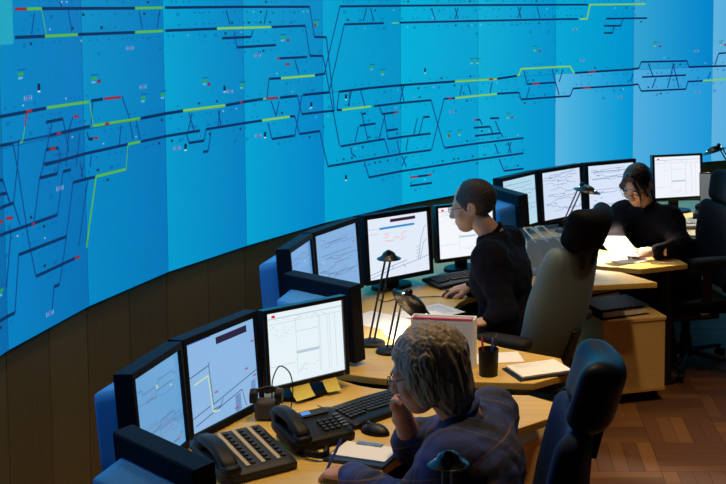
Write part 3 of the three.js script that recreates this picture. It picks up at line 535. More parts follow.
{
  const t = thing('switchboard_telephone', 'large dark switchboard telephone with pale label strips and handset', 'telephone', [-0.75, DESK, -3.69], R(36));
  const slope = (g) => g.rotateX(0.14).translate(0, 0.032, 0);
  mesh('body', [slope(softBox(0.25, 0.036, 0.28, 0.012, 8)), box(0.2, 0.025, 0.2, 0, 0.0125, -0.02)], std({ color: 0x17181c, roughness: 0.6 }), t);
  for (let j = 0; j < 3; j++) {
    mesh('label_strip', slope(rbox(0.013, 0.004, 0.23, 0.001, -0.03 + j * 0.052, 0.0195, -0.01)), MAT.cream, t);
    for (let i = 0; i < 9; i++) mesh('key', slope(rbox(0.014, 0.007, 0.014, 0.002, -0.009 + j * 0.052, 0.0205, -0.11 + i * 0.025)), MAT.keycap, t);
  }
  mesh('handset', slope(join([softBox(0.055, 0.03, 0.22, 0.014, 8, (v) => { v.y += 0.022 * Math.cos(v.z * 14); }).translate(-0.098, 0.038, 0.02), softBox(0.06, 0.04, 0.06, 0.018, 6).translate(-0.098, 0.03, -0.08), softBox(0.06, 0.04, 0.06, 0.018, 6).translate(-0.098, 0.03, 0.12)])), MAT.black, t);
}
{
  const t = thing('telephone', 'small black telephone with handset at the far right desk', 'telephone', [1.51, DESK, -7.8], R(-20));
  mesh('body', softBox(0.2, 0.06, 0.18, 0.02, 6, (v) => { v.y += (0.09 - v.z) * 0.15 * (v.y > 0 ? 1 : 0); }).translate(0, 0.03, 0), MAT.black, t);
  mesh('handset', softBox(0.2, 0.04, 0.05, 0.018, 8, (v) => { v.y += 0.02 * Math.cos(v.x * 16) ; }).translate(0, 0.085, -0.02), MAT.black, t);
  for (let j = 0; j < 4; j++) for (let i = 0; i < 3; i++) mesh('key', rbox(0.014, 0.006, 0.011, 0.002, -0.02 + i * 0.02, 0.068 - j * 0.0025, 0.025 + j * 0.016), MAT.grey, t);
}
// sticky notes hanging from the flat monitor of the nearest desk, standing off its lower edge
{
  const yaw = R(40), along = (s, out, y) => [-0.642 + Math.cos(yaw) * s + Math.sin(yaw) * out, y, -4.345 - Math.sin(yaw) * s + Math.cos(yaw) * out];
  const note = (name, label, s, out, y, w, h, mat, lean, roll) => {
    const g = new THREE.BoxGeometry(w, h, 0.0012, 1, 8, 1), p = g.attributes.position;
    for (let i = 0; i < p.count; i++) { const k = 0.5 - p.getY(i) / h; p.setZ(i, p.getZ(i) + 0.03 * k * k); }
    g.computeVertexNormals(); g.translate(0, -h / 2, 0).rotateZ(roll).rotateX(lean).rotateY(yaw);
    const m = mesh(name, g, mat, scene); m.position.set(...along(s, out, y)); tag(m, label, 'sticky note', 'sticky notes under the flat monitor');
  };
  note('sticky_note', 'larger yellow sticky note, left of the two hanging under the table monitor', -0.045, 0.018, 0.786, 0.08, 0.062, MAT.yellowNote, -0.25, 0.06);
  note('sticky_note', 'narrow yellow sticky note, right of the two hanging under the table monitor', 0.085, 0.018, 0.786, 0.06, 0.06, MAT.yellowNote, -0.2, -0.03);
  const m = mesh('sticky_note', box(0.07, 0.004, 0.05).rotateY(R(40)), MAT.tanNote, scene); m.position.set(-0.545, DESK + 0.003, -4.235); tag(m, 'small tan paper slip lying under the yellow sticky notes', 'paper slip');
}
{ // headset wire and stand between the monitors
  const t = thing('headset', 'black headset resting between the two nearest monitors with a looping wire', 'headset', [-0.745, DESK, -4.1], 0);
  mesh('rest', rbox(0.085, 0.07, 0.06, 0.015, 0, 0.035, 0), std({ color: 0x3a352f, roughness: 0.7 }), t);
  mesh('headband', new THREE.TorusGeometry(0.05, 0.007, 10, 30, Math.PI).rotateX(-1.3).translate(0, 0.082, 0), MAT.black, t);
  for (const s of [-1, 1]) mesh('ear_cup', cyl(0.026, 0.026, 0.022, 0, 0, 0).rotateZ(Math.PI / 2).translate(s * 0.045, 0.085, 0.01), MAT.black, t);
  mesh('wire', tube([V3(0.02, 0.08, 0.02), V3(0.025, 0.15, 0.02), V3(0.05, 0.195, 0.02), V3(0.08, 0.17, 0.01), V3(0.09, 0.1, 0.0), V3(0.08, 0.03, 0.01), V3(0.06, 0.004, 0.03)], 0.0022), MAT.black, t);
}
function sheet(name, label, cat, x, z, w, d, turn, mat = MAT.paper, y = 0, thick = 0.0025, group) {
  const m = mesh(name, box(w, thick, d), mat, scene); m.position.set(x, DESK + thick / 2 + 0.0005 + y, z); m.rotation.y = turn; return tag(m, label, cat, group);
}
const printed = (hue, seedLines) => std({ roughness: 0.9, map: canvasTex(256, 256, (c, w, h) => { c.fillStyle = '#f1efe9'; c.fillRect(0, 0, w, h); c.fillStyle = hue; for (let i = 0; i < seedLines; i++) c.fillRect(24, 24 + i * 14, rr(60, 200), 4); }) });
{ // notepad of the nearest desk
  const t = thing('notepad', 'white notepad on a dark folder by the elbow of the man in plaid', 'notepad', [-0.37, DESK, -3.76], R(-20));
  mesh('folder', rbox(0.21, 0.012, 0.155, 0.002, 0, 0.006, 0.012), std({ color: 0x10162a, roughness: 0.5 }), t);
  mesh('page', box(0.19, 0.003, 0.12, 0, 0.0137, -0.002), MAT.paper, t);
  mesh('clip', rbox(0.09, 0.006, 0.02, 0.002, -0.01, 0.017, -0.055), MAT.steel, t);
}
sheet('paper_sheet', 'yellow paper pad under the black telephone on the nearest desk', 'paper', -0.505, -3.86, 0.12, 0.19, R(36), std({ color: 0xd8bf6a, roughness: 0.9 }), 0, 0.006);
sheet('paper_sheet', 'printed sheet below the lit lamp on the middle desk', 'paper', -0.28, -5.1, 0.21, 0.297, R(25), printed('#8a94a8', 14));
sheet('paper_sheet', 'white sheet partly under the printed sheet on the middle desk', 'paper', -0.45, -5.36, 0.21, 0.297, R(55), MAT.paper);
sheet('paper_sheet', 'printed sheet near the mouse of the man in navy', 'paper', -0.24, -5.5, 0.2, 0.28, R(-50), printed('#7a86b0', 10));
sheet('paper_sheet', 'white sheet lying behind the black pen cup', 'paper', 0.07, -4.80, 0.2, 0.14, R(10), MAT.paper);
{
  const t = thing('clipboard', 'black clipboard with white pages at the near end of the middle desk', 'clipboard', [0.228, DESK, -4.625], R(24));
  mesh('board', rbox(0.235, 0.006, 0.17, 0.002, 0, 0.003, 0), MAT.black, t);
  mesh('pages', rbox(0.215, 0.008, 0.152, 0.001, 0.006, 0.011, -0.004), printed('#b8b8b8', 5), t);
}
{ // pen cup
  const t = thing('pen_cup', 'black pen cup holding a red and two dark pens', 'pen cup', [0.033, DESK, -4.585]);
  mesh('cup', new THREE.LatheGeometry([[0, 0], [0.036, 0], [0.04, 0.105], [0.0375, 0.105], [0.034, 0.004], [0, 0.004]].map((p) => new THREE.Vector2(...p)), 28), MAT.black, t);
  for (const [a, b, m] of [[V3(-0.012, 0.008, 0), V3(-0.026, 0.15, 0.005), MAT.red], [V3(0.005, 0.008, 0.01), V3(0.016, 0.14, 0.012), MAT.penBlue], [V3(0.01, 0.008, -0.01), V3(0.03, 0.145, -0.012), MAT.dark]]) { const p = mesh('pen', rod(a, b, 0.0042), m, t); mesh('pen_tip', rod(b, b.clone().add(b.clone().sub(a).setLength(0.012)), 0.0025), MAT.steel, p); }
}
{ // upright document holder behind the head of the front man
  const t = thing('document_holder', 'white upright document holder with a pink top edge on the middle desk', 'document holder', [-0.145, DESK, -4.7], R(-9));
  const lines = std({ roughness: 0.85, map: canvasTex(256, 256, (c, w, h) => { c.fillStyle = '#cfd6df'; c.fillRect(0, 0, w, h); c.fillStyle = '#9fb0c4'; for (let i = 1; i < 12; i++) c.fillRect(20, i * 20, w - 40, 1.5); for (let i = 1; i < 7; i++) c.fillRect(i * 36, 20, 1.5, h - 40); }) });
  mesh('back_panel', rbox(0.25, 0.2, 0.01, 0.002, 0, 0.1, -0.03), MAT.white, t);
  mesh('front_panel', rbox(0.25, 0.192, 0.006, 0.002, 0, 0.096, 0.02), lines, t);
  mesh('side_panel', rbox(0.008, 0.2, 0.06, 0.002, 0.125, 0.1, -0.005), MAT.white, t);
  mesh('side_panel', rbox(0.008, 0.2, 0.06, 0.002, -0.125, 0.1, -0.005), MAT.white, t);
  mesh('top_edge', rbox(0.24, 0.008, 0.012, 0.002, 0, 0.197, 0.018), std({ color: 0xd0416a, roughness: 0.5 }), t);
  for (let i = 0; i < 3; i++) mesh('page', box(0.225, 0.19, 0.004, 0, 0.1, -0.018 + i * 0.011), MAT.paper, t);
}
{ // clear tray
  const t = thing('plastic_tray', 'clear plastic document tray between the man in navy and the far desk', 'tray', [0.34, DESK, -6.38], R(27));
  const clear = new THREE.MeshPhysicalMaterial({ color: 0xe6eef6, roughness: 0.18, transmission: 0.92, thickness: 0, ior: 1.45 });
  mesh('front', rbox(0.31, 0.2, 0.004, 0.001, 0, 0.1, 0.1), clear, t); mesh('back', rbox(0.31, 0.22, 0.004, 0.001, 0, 0.11, -0.1), clear, t);
  mesh('side', rbox(0.004, 0.2, 0.2, 0.001, 0.155, 0.1, 0), clear, t); mesh('side', rbox(0.004, 0.2, 0.2, 0.001, -0.155, 0.1, 0), clear, t);
  mesh('bottom', rbox(0.31, 0.004, 0.2, 0.001, 0, 0.003, 0), clear, t);
  for (const s of [-0.09, -0.02]) mesh('divider', [rod(V3(s, 0.17, 0.09), V3(s - 0.02, 0.235, -0.02), 0.004), rod(V3(s + 0.07, 0.17, 0.09), V3(s + 0.03, 0.235, -0.02), 0.004), rod(V3(s - 0.02, 0.235, -0.02), V3(s + 0.03, 0.235, -0.02), 0.004)], MAT.white, t);
  mesh('page', box(0.28, 0.15, 0.002).rotateX(-0.1).translate(0.01, 0.085, -0.03), MAT.paper, t);
}
{ // black binder on the pedestal
  const t = thing('ring_binder', 'black ring binder with white pages lying on the drawer pedestal', 'binder', [0.735, 0.47, -6.46], R(24));
  mesh('cover', [rbox(0.3, 0.004, 0.25, 0.001, 0, 0.002, 0), rbox(0.3, 0.004, 0.25, 0.001, 0, 0.052, 0), rbox(0.004, 0.05, 0.25, 0.001, -0.149, 0.027, 0)], MAT.black, t);
  mesh('pages', box(0.27, 0.03, 0.23, 0.003, 0.022, 0), MAT.paper, t);
}
// far desk
{
  const t = thing('paper_stack', 'brightly lit white papers held by the reading woman', 'papers', [0.79, DESK + 0.045, -6.655], R(25));
  mesh('open_sheet', new THREE.BoxGeometry(0.2, 0.0015, 0.2, 10, 1, 1).rotateZ(-0.12).rotateX(0.42).translate(-0.01, 0.028, 0.0), MAT.paper, t);
  mesh('lower_sheet', box(0.22, 0.002, 0.2, 0.03, -0.041, 0.03), MAT.paper, t);
}
{ const m = mesh('pen', [rod(V3(-0.06, 0.006, 0), V3(0.06, 0.006, 0), 0.005), rod(V3(0.06, 0.006, 0), V3(0.072, 0.006, 0), 0.003)], MAT.cream, scene); m.position.set(1.0, DESK + 0.0005, -6.52); m.rotation.y = R(-10); tag(m, 'pale pen lying beside the hands of the reading woman', 'pen'); }
{
  const t = thing('copy_stand', 'bright white sheet leaning on a stand beside the black chair headrest', 'document holder', [1.585, DESK, -7.98], R(-4));
  mesh('board', rbox(0.21, 0.28, 0.006, 0.002, 0, 0.15, 0).rotateX(-0.22), MAT.dark, t);
  mesh('sheet', box(0.2, 0.26, 0.002, 0, 0.15, 0.006).rotateX(-0.22), MAT.paper, t);
  mesh('easel', [rod(V3(0, 0.2, -0.05), V3(0, 0.004, -0.13), 0.006), rbox(0.2, 0.01, 0.04, 0.002, 0, 0.008, 0.01)], MAT.dark, t);
}

// ------------------------------------------------------------------ people: distance fields meshed as one smooth surface
function surface(f, lo, hi, cell) {   // surface nets
  const n = [0, 1, 2].map((i) => Math.ceil((hi[i] - lo[i]) / cell) + 1), [nx, ny, nz] = n, F = new Float32Array(nx * ny * nz), P = V3();
  for (let k = 0, q = 0; k < nz; k++) for (let j = 0; j < ny; j++) for (let i = 0; i < nx; i++) F[q++] = f(P.set(lo[0] + i * cell, lo[1] + j * cell, lo[2] + k * cell));
  const id = new Int32Array(nx * ny * nz).fill(-1), pos = [], idx = [], at = (i, j, k) => i + nx * (j + ny * k);
  for (let k = 0; k < nz - 1; k++) for (let j = 0; j < ny - 1; j++) for (let i = 0; i < nx - 1; i++) {
    let x = 0, y = 0, z = 0, c = 0; const v = [];
    for (let b = 0; b < 8; b++) v.push(F[at(i + (b & 1), j + (b >> 1 & 1), k + (b >> 2))]);
    const edge = (a, b) => { const p = v[a], q = v[b]; if ((p < 0) === (q < 0)) return; const t = p / (p - q); x += (a & 1) + t * ((b & 1) - (a & 1)); y += (a >> 1 & 1) + t * ((b >> 1 & 1) - (a >> 1 & 1)); z += (a >> 2) + t * ((b >> 2) - (a >> 2)); c++; };
    edge(0, 1); edge(2, 3); edge(4, 5); edge(6, 7); edge(0, 2); edge(1, 3); edge(4, 6); edge(5, 7); edge(0, 4); edge(1, 5); edge(2, 6); edge(3, 7);
    if (c) { id[at(i, j, k)] = pos.length / 3; pos.push(lo[0] + (i + x / c) * cell, lo[1] + (j + y / c) * cell, lo[2] + (k + z / c) * cell); }
  }
  const quad = (a, b, c, d, flip) => { if (Math.min(a, b, c, d) < 0) return; flip ? idx.push(a, c, b, a, d, c) : idx.push(a, b, c, a, c, d); };
  for (let k = 1; k < nz - 1; k++) for (let j = 1; j < ny - 1; j++) for (let i = 1; i < nx - 1; i++) {
    const s = F[at(i, j, k)] < 0;
    if (s !== F[at(i + 1, j, k)] < 0) quad(id[at(i, j - 1, k - 1)], id[at(i, j, k - 1)], id[at(i, j, k)], id[at(i, j - 1, k)], !s);
    if (s !== F[at(i, j + 1, k)] < 0) quad(id[at(i - 1, j, k - 1)], id[at(i - 1, j, k)], id[at(i, j, k)], id[at(i, j, k - 1)], !s);
    if (s !== F[at(i, j, k + 1)] < 0) quad(id[at(i - 1, j - 1, k)], id[at(i, j - 1, k)], id[at(i, j, k)], id[at(i - 1, j, k)], !s);
  }
  const g = new THREE.BufferGeometry(); g.setAttribute('position', new THREE.Float32BufferAttribute(pos, 3)); g.setIndex(idx); g.computeVertexNormals(); return g;
}
const smin = (a, b, k) => { const h = Math.max(k - Math.abs(a - b), 0) / k; return Math.min(a, b) - h * h * k / 4; };
const bone = (p, a, b, ra, rb) => {
  const bx = b.x - a.x, by = b.y - a.y, bz = b.z - a.z, px = p.x - a.x, py = p.y - a.y, pz = p.z - a.z;
  const t = Math.min(1, Math.max(0, (px * bx + py * by + pz * bz) / (bx * bx + by * by + bz * bz + 1e-12)));
  return Math.hypot(px - bx * t, py - by * t, pz - bz * t) - (ra + (rb - ra) * t);
};
const egg = (p, cx, cy, cz, rx, ry, rz) => { const x = p.x - cx, y = p.y - cy, z = p.z - cz, k0 = Math.hypot(x / rx, y / ry, z / rz), k1 = Math.hypot(x / rx / rx, y / ry / ry, z / rz / rz); return k1 < 1e-9 ? -Math.min(rx, ry, rz) : k0 * (k0 - 1) / k1; };
// head: centre at the origin, facing +z, 0.235 tall
function headField(p, o) {
  let d = egg(p, 0, 0.03, -0.014, 0.075, 0.089, 0.096);
  d = smin(d, egg(p, 0, -0.035, 0.032, 0.058, 0.072, 0.06), 0.03);
  d = smin(d, egg(p, 0, -0.09, 0.05, 0.03, 0.026, 0.032), 0.03);
  for (const s of [-1, 1]) d = smin(d, egg(p, s * 0.042, -0.03, 0.058, 0.026, 0.024, 0.022), 0.02);
  d = smin(d, egg(p, 0, 0.017, 0.074, 0.05, 0.012, 0.018), 0.018);
  for (const s of [-1, 1]) d = -smin(-d, egg(p, s * 0.031, 0.0, 0.103, 0.021, 0.013, 0.02), 0.012);
  for (const s of [-1, 1]) d = smin(d, egg(p, s * 0.031, -0.001, 0.077, 0.0135, 0.0125, 0.0125), 0.003);
  d = smin(d, bone(p, V3a, V3b, 0.0075, 0.0125), 0.012);
  for (const s of [-1, 1]) d = smin(d, egg(p, s * 0.011, -0.04, 0.098, 0.0085, 0.0075, 0.0105), 0.008);
  d = smin(d, egg(p, 0, -0.0635, 0.087, 0.024, 0.0055, 0.008), 0.006); d = smin(d, egg(p, 0, -0.0735, 0.085, 0.021, 0.0065, 0.009), 0.006);
  d = -smin(-d, egg(p, 0, -0.0685, 0.096, 0.024, 0.0016, 0.01), 0.003);
  for (const s of [-1, 1]) { let e = egg(p, s * 0.079, -0.006, -0.012, 0.011, 0.032, 0.02); e = -smin(-e, egg(p, s * 0.09, -0.004, -0.008, 0.007, 0.02, 0.011), 0.004); d = smin(d, e, 0.008); }
  return d;
}
const V3a = V3(0, 0.002, 0.09), V3b = V3(0, -0.036, 0.107);
const N = (p, s) => noise(p.x * s, p.y * s, p.z * s);
// hair: a shell over the skull, cut by a hairline
const HAIR = {
  short: (p) => { let d = egg(p, 0, 0.034, -0.019, 0.0825, 0.092, 0.1025) + 0.0022 * noise(p.x * 150, p.y * 60, p.z * 60); d = Math.max(d, -egg(p, 0, -0.07, 0.085, 0.1, 0.135, 0.098)); d = Math.max(d, -(p.y + 0.055)); for (const s of [-1, 1]) d = Math.max(d, -egg(p, s * 0.086, -0.012, -0.008, 0.026, 0.036, 0.028)); return Math.max(d, -egg(p, 0, 0.09, 0.085, 0.06, 0.06, 0.06)); },
  shaggy: (p) => { const w = 0.0026 * noise(p.x * 120, p.y * 22 + p.z * 20, p.z * 100) + 0.0035 * noise(p.x * 34, p.y * 8, p.z * 30); let d = egg(p, 0, 0.032, -0.02, 0.093, 0.098, 0.108) + w; d = smin(d, egg(p, 0, -0.06, -0.055, 0.083, 0.085, 0.062) + w, 0.04); for (const s of [-1, 1]) d = smin(d, egg(p, s * 0.074, -0.02, 0.0, 0.022, 0.07, 0.045) + w, 0.03); d = Math.max(d, -egg(p, 0, -0.06, 0.1, 0.08, 0.12, 0.092)); return Math.max(d, -(p.y + 0.135)); },
  tied: (p) => { const w = 0.0022 * noise(p.x * 90, p.y * 20, p.z * 60); let d = egg(p, 0, 0.032, -0.018, 0.083, 0.094, 0.104) + w; d = smin(d, egg(p, 0, -0.035, -0.11, 0.035, 0.05, 0.035) + w, 0.04); d = smin(d, bone(p, tieA, tieB, 0.024, 0.012) + w, 0.03); for (const s of [-1, 1]) d = smin(d, bone(p, V3(s * 0.012, 0.105, 0.055), V3(s * 0.066, 0.03, 0.06), 0.014, 0.016) + w, 0.02); for (const s of [-1, 1]) d = smin(d, bone(p, V3(s * 0.066, 0.03, 0.06), V3(s * 0.07, -0.06, 0.03), 0.014, 0.008) + w, 0.015); d = Math.max(d, -egg(p, 0, -0.02, 0.105, 0.056, 0.108, 0.07)); d = Math.max(d, p.z > -0.04 ? -(p.y + 0.06) : -1); for (const s of [-1, 1]) d = Math.max(d, -egg(p, s * 0.09, -0.012, -0.006, 0.02, 0.03, 0.022)); d = smin(d, bone(p, lockA, lockB, 0.008, 0.006) + w, 0.01); return smin(d, bone(p, lockB, lockC, 0.006, 0.0025) + w, 0.008); },
};
const tieA = V3(0, -0.05, -0.12), tieB = V3(0.01, -0.2, -0.1), lockA = V3(0.03, 0.075, 0.085), lockB = V3(0.055, -0.01, 0.088), lockC = V3(0.045, -0.125, 0.09);
// hand: wrist at the origin, fingers along +z, palm towards -y, thumb on the side s (+1: +x)
function handGeo(s, curl, spread = 1, thumb = 0.5) {
  const chains = [], L = [[-0.03, 0.074, 0.05], [-0.0105, 0.081, 0.066], [0.0105, 0.083, 0.072], [0.03, 0.079, 0.064]];
  L.forEach(([x, z, len], i) => {
    let p = V3(x * s * -1 * -1, 0, z); let a = curl * (0.75 + 0.12 * (3 - i)), dir = V3(x * 1.2 * spread * s, 0, 1).normalize(); const seg = [len * 0.48, len * 0.3, len * 0.24]; let r = 0.0092 - (i === 0 ? 0.001 : 0);
    p.x = x * s; let base = V3(x * s * 0.8, 0, z - 0.03); chains.push([base, p.clone(), 0.011, r + 0.0008]);
    seg.forEach((l, k) => { const d = V3(dir.x, -Math.sin(a), Math.cos(a)).normalize(), q = p.clone().addScaledVector(d, l); chains.push([p.clone(), q, r, r * 0.9]); r *= 0.9; p = q; a += curl * 0.9; });
  });
  const th = [V3(s * 0.026, -0.004, 0.018), V3(s * 0.046, -0.012 - 0.01 * thumb, 0.045), V3(s * (0.056 - 0.012 * thumb), -0.016 - 0.02 * thumb, 0.074), V3(s * (0.056 - 0.026 * thumb), -0.018 - 0.026 * thumb, 0.097)];
  chains.push([th[0], th[1], 0.0145, 0.0115], [th[1], th[2], 0.0112, 0.0098], [th[2], th[3], 0.0096, 0.0078]);
  const f = (p) => {
    let d = smin(egg(p, 0, 0, 0.05, 0.042, 0.0165, 0.048), bone(p, W0, W1, 0.023, 0.02), 0.025);
    chains.forEach((c, i) => { d = smin(d, bone(p, c[0], c[1], c[2], c[3]), i > 15 ? 0.012 : 0.005); }); return d;
  };
  return surface(f, [-0.085, -0.12, -0.07], [0.085, 0.05, 0.17], 0.0032);
}
const W0 = V3(0, 0, -0.06), W1 = V3(0, 0, 0.02);
const frameOf = (fwd, up) => { const z = fwd.clone().normalize(), x = up.clone().cross(z).normalize(), y = z.clone().cross(x); return new THREE.Matrix4().makeBasis(x, y, z); };
const moved = (g, basis, p, s = 1) => g.applyMatrix4(new THREE.Matrix4().makeTranslation(p.x, p.y, p.z).multiply(basis).multiply(new THREE.Matrix4().makeScale(s, s, s)));
const plain = (g) => { g = g.index ? g.toNonIndexed() : g; for (const k of Object.keys(g.attributes)) if (k !== 'position' && k !== 'normal') g.deleteAttribute(k); return g; };

function person(o) {
  const j = o.joints, v = {}; for (const k in j) v[k] = V3(...j[k]);
  const t = thing('person', o.label, 'person', [v.hip.x, 0, v.hip.z]);
  const local = (g) => g.translate(-v.hip.x, 0, -v.hip.z);
  const f = V3(o.face[0], 0, o.face[1]).normalize(), rt = V3(-f.z, 0, f.x), B = o.bulk ?? 1;
  const off = (p, a, b = 0, c = 0) => p.clone().addScaledVector(rt, a).addScaledVector(f, b).add(V3(0, c, 0));
  const chest = v.neck.clone().lerp(v.hip, 0.34), waist = v.neck.clone().lerp(v.hip, 0.72);
  const torso = [
    [off(chest, -0.075 * B), off(chest, 0.075 * B), 0.108 * B, 0.108 * B], [off(waist, -0.06 * B), off(waist, 0.06 * B), 0.105 * B, 0.105 * B], [off(v.hip, -0.08 * B), off(v.hip, 0.08 * B), 0.11 * B, 0.11 * B],
    [chest, waist, 0.115 * B, 0.11 * B], [waist, v.hip, 0.11 * B, 0.12 * B], [v.neck.clone().add(V3(0, -0.03, 0)), v.shL, 0.055, 0.062], [v.neck.clone().add(V3(0, -0.03, 0)), v.shR, 0.055, 0.062], [v.shL, off(chest, -0.06 * B), 0.062, 0.1], [v.shR, off(chest, 0.06 * B), 0.062, 0.1],
  ];
  const armsUp = [[v.shL, v.elL, 0.058, 0.045], [v.shR, v.elR, 0.058, 0.045]];
  const fore = [[v.elL, v.wrL, 0.044, 0.029], [v.elR, v.wrR, 0.044, 0.029]];
  const legs = [[off(v.hip, -0.09), v.knL, 0.085, 0.06], [v.knL, v.anL, 0.056, 0.04], [off(v.hip, 0.09), v.knR, 0.085, 0.06], [v.knR, v.anR, 0.056, 0.04]];
  const headUp = o.headUp ? V3(...o.headUp) : V3(0, 1, 0), hb = frameOf(V3(...o.look), headUp), hs = o.headSize ?? 1;
  const nape = V3(0, -0.075, -0.025).applyMatrix4(hb).multiplyScalar(hs).add(v.head);
  const neckBone = [[v.neck, nape, 0.058, 0.052]];
  const field = (bones, pad, k) => (p) => { let d = 1; for (const b of bones) d = smin(d, bone(p, b[0], b[1], b[2] + pad, b[3] + pad), k); return d; };
  const bounds = (bones, pad) => { const lo = [9, 9, 9], hi = [-9, -9, -9]; for (const b of bones) for (const e of [0, 1]) b[e].toArray().forEach((c, i) => { lo[i] = Math.min(lo[i], c - b[2 + e] - pad); hi[i] = Math.max(hi[i], c + b[2 + e] + pad); }); return [lo, hi]; };
  const trim = (b, k) => [b[0], b[0].clone().lerp(b[1], k), b[2], b[2] + (b[3] - b[2]) * k];
  // the body itself: one continuous skin from head to feet
  const all = [...torso, ...armsUp, ...fore, ...legs, ...neckBone];
  const skinBody = surface(field(all, -0.012, 0.03), ...bounds(all, 0.01), 0.013);
  const neckArms = surface(field([...neckBone, ...fore], -0.002, 0.02), ...bounds([...neckBone, ...fore], 0.01), 0.009);
  const headG = moved(surface((p) => headField(p), [-0.105, -0.135, -0.13], [0.105, 0.135, 0.13], 0.0036), hb, v.head, hs);
  const handL = moved(handGeo(-1, o.curlL ?? 0.35, 1, o.thumbL ?? 0.4), frameOf(V3(...o.handL[0]), V3(...o.handL[1])), v.wrL.clone().add(V3(...(o.handL[2] ?? [0, 0, 0]))), o.handSize ?? 1);
  const handR = moved(handGeo(1, o.curlR ?? 0.35, 1, o.thumbR ?? 0.4), frameOf(V3(...o.handR[0]), V3(...o.handR[1])), v.wrR.clone().add(V3(...(o.handR[2] ?? [0, 0, 0]))), o.handSize ?? 1);
  mesh('body', local(mergeGeometries([skinBody, neckArms, headG, handL, handR].map(plain))), std({ color: o.skin, roughness: 0.6 }), t);
  // clothes
  const wrinkle = (p) => 0.004 * noise(p.x * 14, p.y * 22, p.z * 14) + 0.002 * noise(p.x * 40, p.y * 50, p.z * 40);
  const cloth = [...torso, ...armsUp, trim(fore[0], o.cuffL ?? 0.92), trim(fore[1], o.cuffR ?? 0.92)];
  const cf = field(cloth, 0.013, 0.045);
  const shirtG = surface((p) => { let d = cf(p) + wrinkle(p); d = Math.max(d, -bone(p, v.neck.clone().add(V3(0, 0.0, 0)), nape, 0.056, 0.056)); return d; }, ...bounds(cloth, 0.04), 0.0105);
  if (o.uvShirt) { const P = shirtG.attributes.position, uv = new Float32Array(P.count * 2), q = V3(); for (let i = 0; i < P.count; i++) { q.fromBufferAttribute(P, i).sub(v.neck); uv[2 * i] = (q.dot(f) + q.dot(rt) * 0.9) * 4; uv[2 * i + 1] = (q.y + q.dot(f) * 0.35) * 4; } shirtG.setAttribute('uv', new THREE.BufferAttribute(uv, 2)); }
  mesh(o.topName, local(shirtG), o.topMat, t);
  const collarC = v.neck.clone().lerp(nape, 0.22), cg = new THREE.TorusGeometry(0.061, 0.011, 10, 32).rotateX(Math.PI / 2);
  cg.applyQuaternion(new THREE.Quaternion().setFromUnitVectors(V3(0, 1, 0), nape.clone().sub(v.neck).normalize())); mesh('collar', local(cg.translate(collarC.x, collarC.y, collarC.z)), o.topMat, t);
  const pants = [...legs, torso[2]];
  mesh('trousers', local(surface((p) => field(pants, 0.014, 0.04)(p) + wrinkle(p), ...bounds(pants, 0.03), 0.014)), o.pantsMat ?? MAT.blackMatte, t);
  for (const k of ['anL', 'anR']) { const a = v[k]; mesh('shoe', local(softBox(0.09, 0.08, 0.26, 0.035, 8, (q) => { q.y *= q.z > 0.03 ? 0.75 : 1; }).rotateY(facing(f.x, f.z)).translate(a.x + f.x * 0.06, 0.042, a.z + f.z * 0.06)), MAT.black, t); }
  // hair, eyes, brows, glasses
  const hairG = surface(HAIR[o.hair], [-0.13, -0.24, -0.17], [0.13, 0.16, 0.13], 0.003);
  mesh('hair', local(moved(hairG, hb, v.head, hs)), std({ color: o.hairColor, roughness: 0.55 }), t);
  for (const s of [-1, 1]) {
    const e = mesh('eye', local(moved(new THREE.SphereGeometry(0.0118, 14, 10).scale(1, 0.55, 1).translate(s * 0.031, -0.001, 0.0795), hb, v.head, hs)), std({ color: 0xd8d2ca, roughness: 0.25 }), t);
    mesh('pupil', local(moved(new THREE.SphereGeometry(0.0052, 10, 8).translate(s * 0.031, -0.002, 0.0865), hb, v.head, hs)), MAT.black, e);
    mesh('eyebrow', local(moved(softBox(0.034, 0.006, 0.008, 0.003, 4, (q) => { q.y -= 4 * q.x * q.x; }).translate(s * 0.032, 0.021, 0.09), hb, v.head, hs)), std({ color: o.hairColor, roughness: 0.8 }), t);
  }
  if (o.glasses) {
    const parts = [];
    for (const s of [-1, 1]) parts.push(new THREE.TorusGeometry(0.0168, 0.0013, 6, 24).scale(1.15, 0.8, 1).translate(s * 0.031, -0.002, 0.106), rod(V3(s * 0.05, 0.003, 0.105), V3(s * 0.078, 0.006, 0.07), 0.0016), rod(V3(s * 0.078, 0.006, 0.07), V3(s * 0.083, 0.008, -0.015), 0.0016));
    parts.push(rod(V3(-0.012, 0.002, 0.108), V3(0.012, 0.002, 0.108), 0.0016));
    const gl = mesh('glasses', local(moved(join(parts), hb, v.head, hs)), std({ color: 0x3a3a40, roughness: 0.3, metalness: 0.7 }), t);
    for (const s of [-1, 1]) mesh('lens', local(moved(new THREE.CircleGeometry(0.0165, 20).scale(1.15, 0.8, 1).translate(s * 0.031, -0.002, 0.106), hb, v.head, hs)), new THREE.MeshPhysicalMaterial({ color: 0xffffff, transmission: 1, roughness: 0.03, thickness: 0, side: THREE.DoubleSide }), gl);
  }
  return t;
}
const plaid = std({ roughness: 0.9, map: canvasTex(256, 256, (c, w, h) => {
  c.fillStyle = '#2a3560'; c.fillRect(0, 0, w, h);
  for (const [p, s, col] of [[0, 46, '#35488a'], [120, 40, '#2c2624'], [190, 14, '#5e4232']]) { c.globalAlpha = 0.7; c.fillStyle = col; c.fillRect(p, 0, s, h); c.globalAlpha = 0.55; c.fillRect(0, p, w, s); }
  c.globalAlpha = 0.8; c.fillStyle = '#7a5840'; c.fillRect(80, 0, 5, h); c.fillRect(0, 80, w, 5); c.globalAlpha = 1;
}, [1, 1]) });
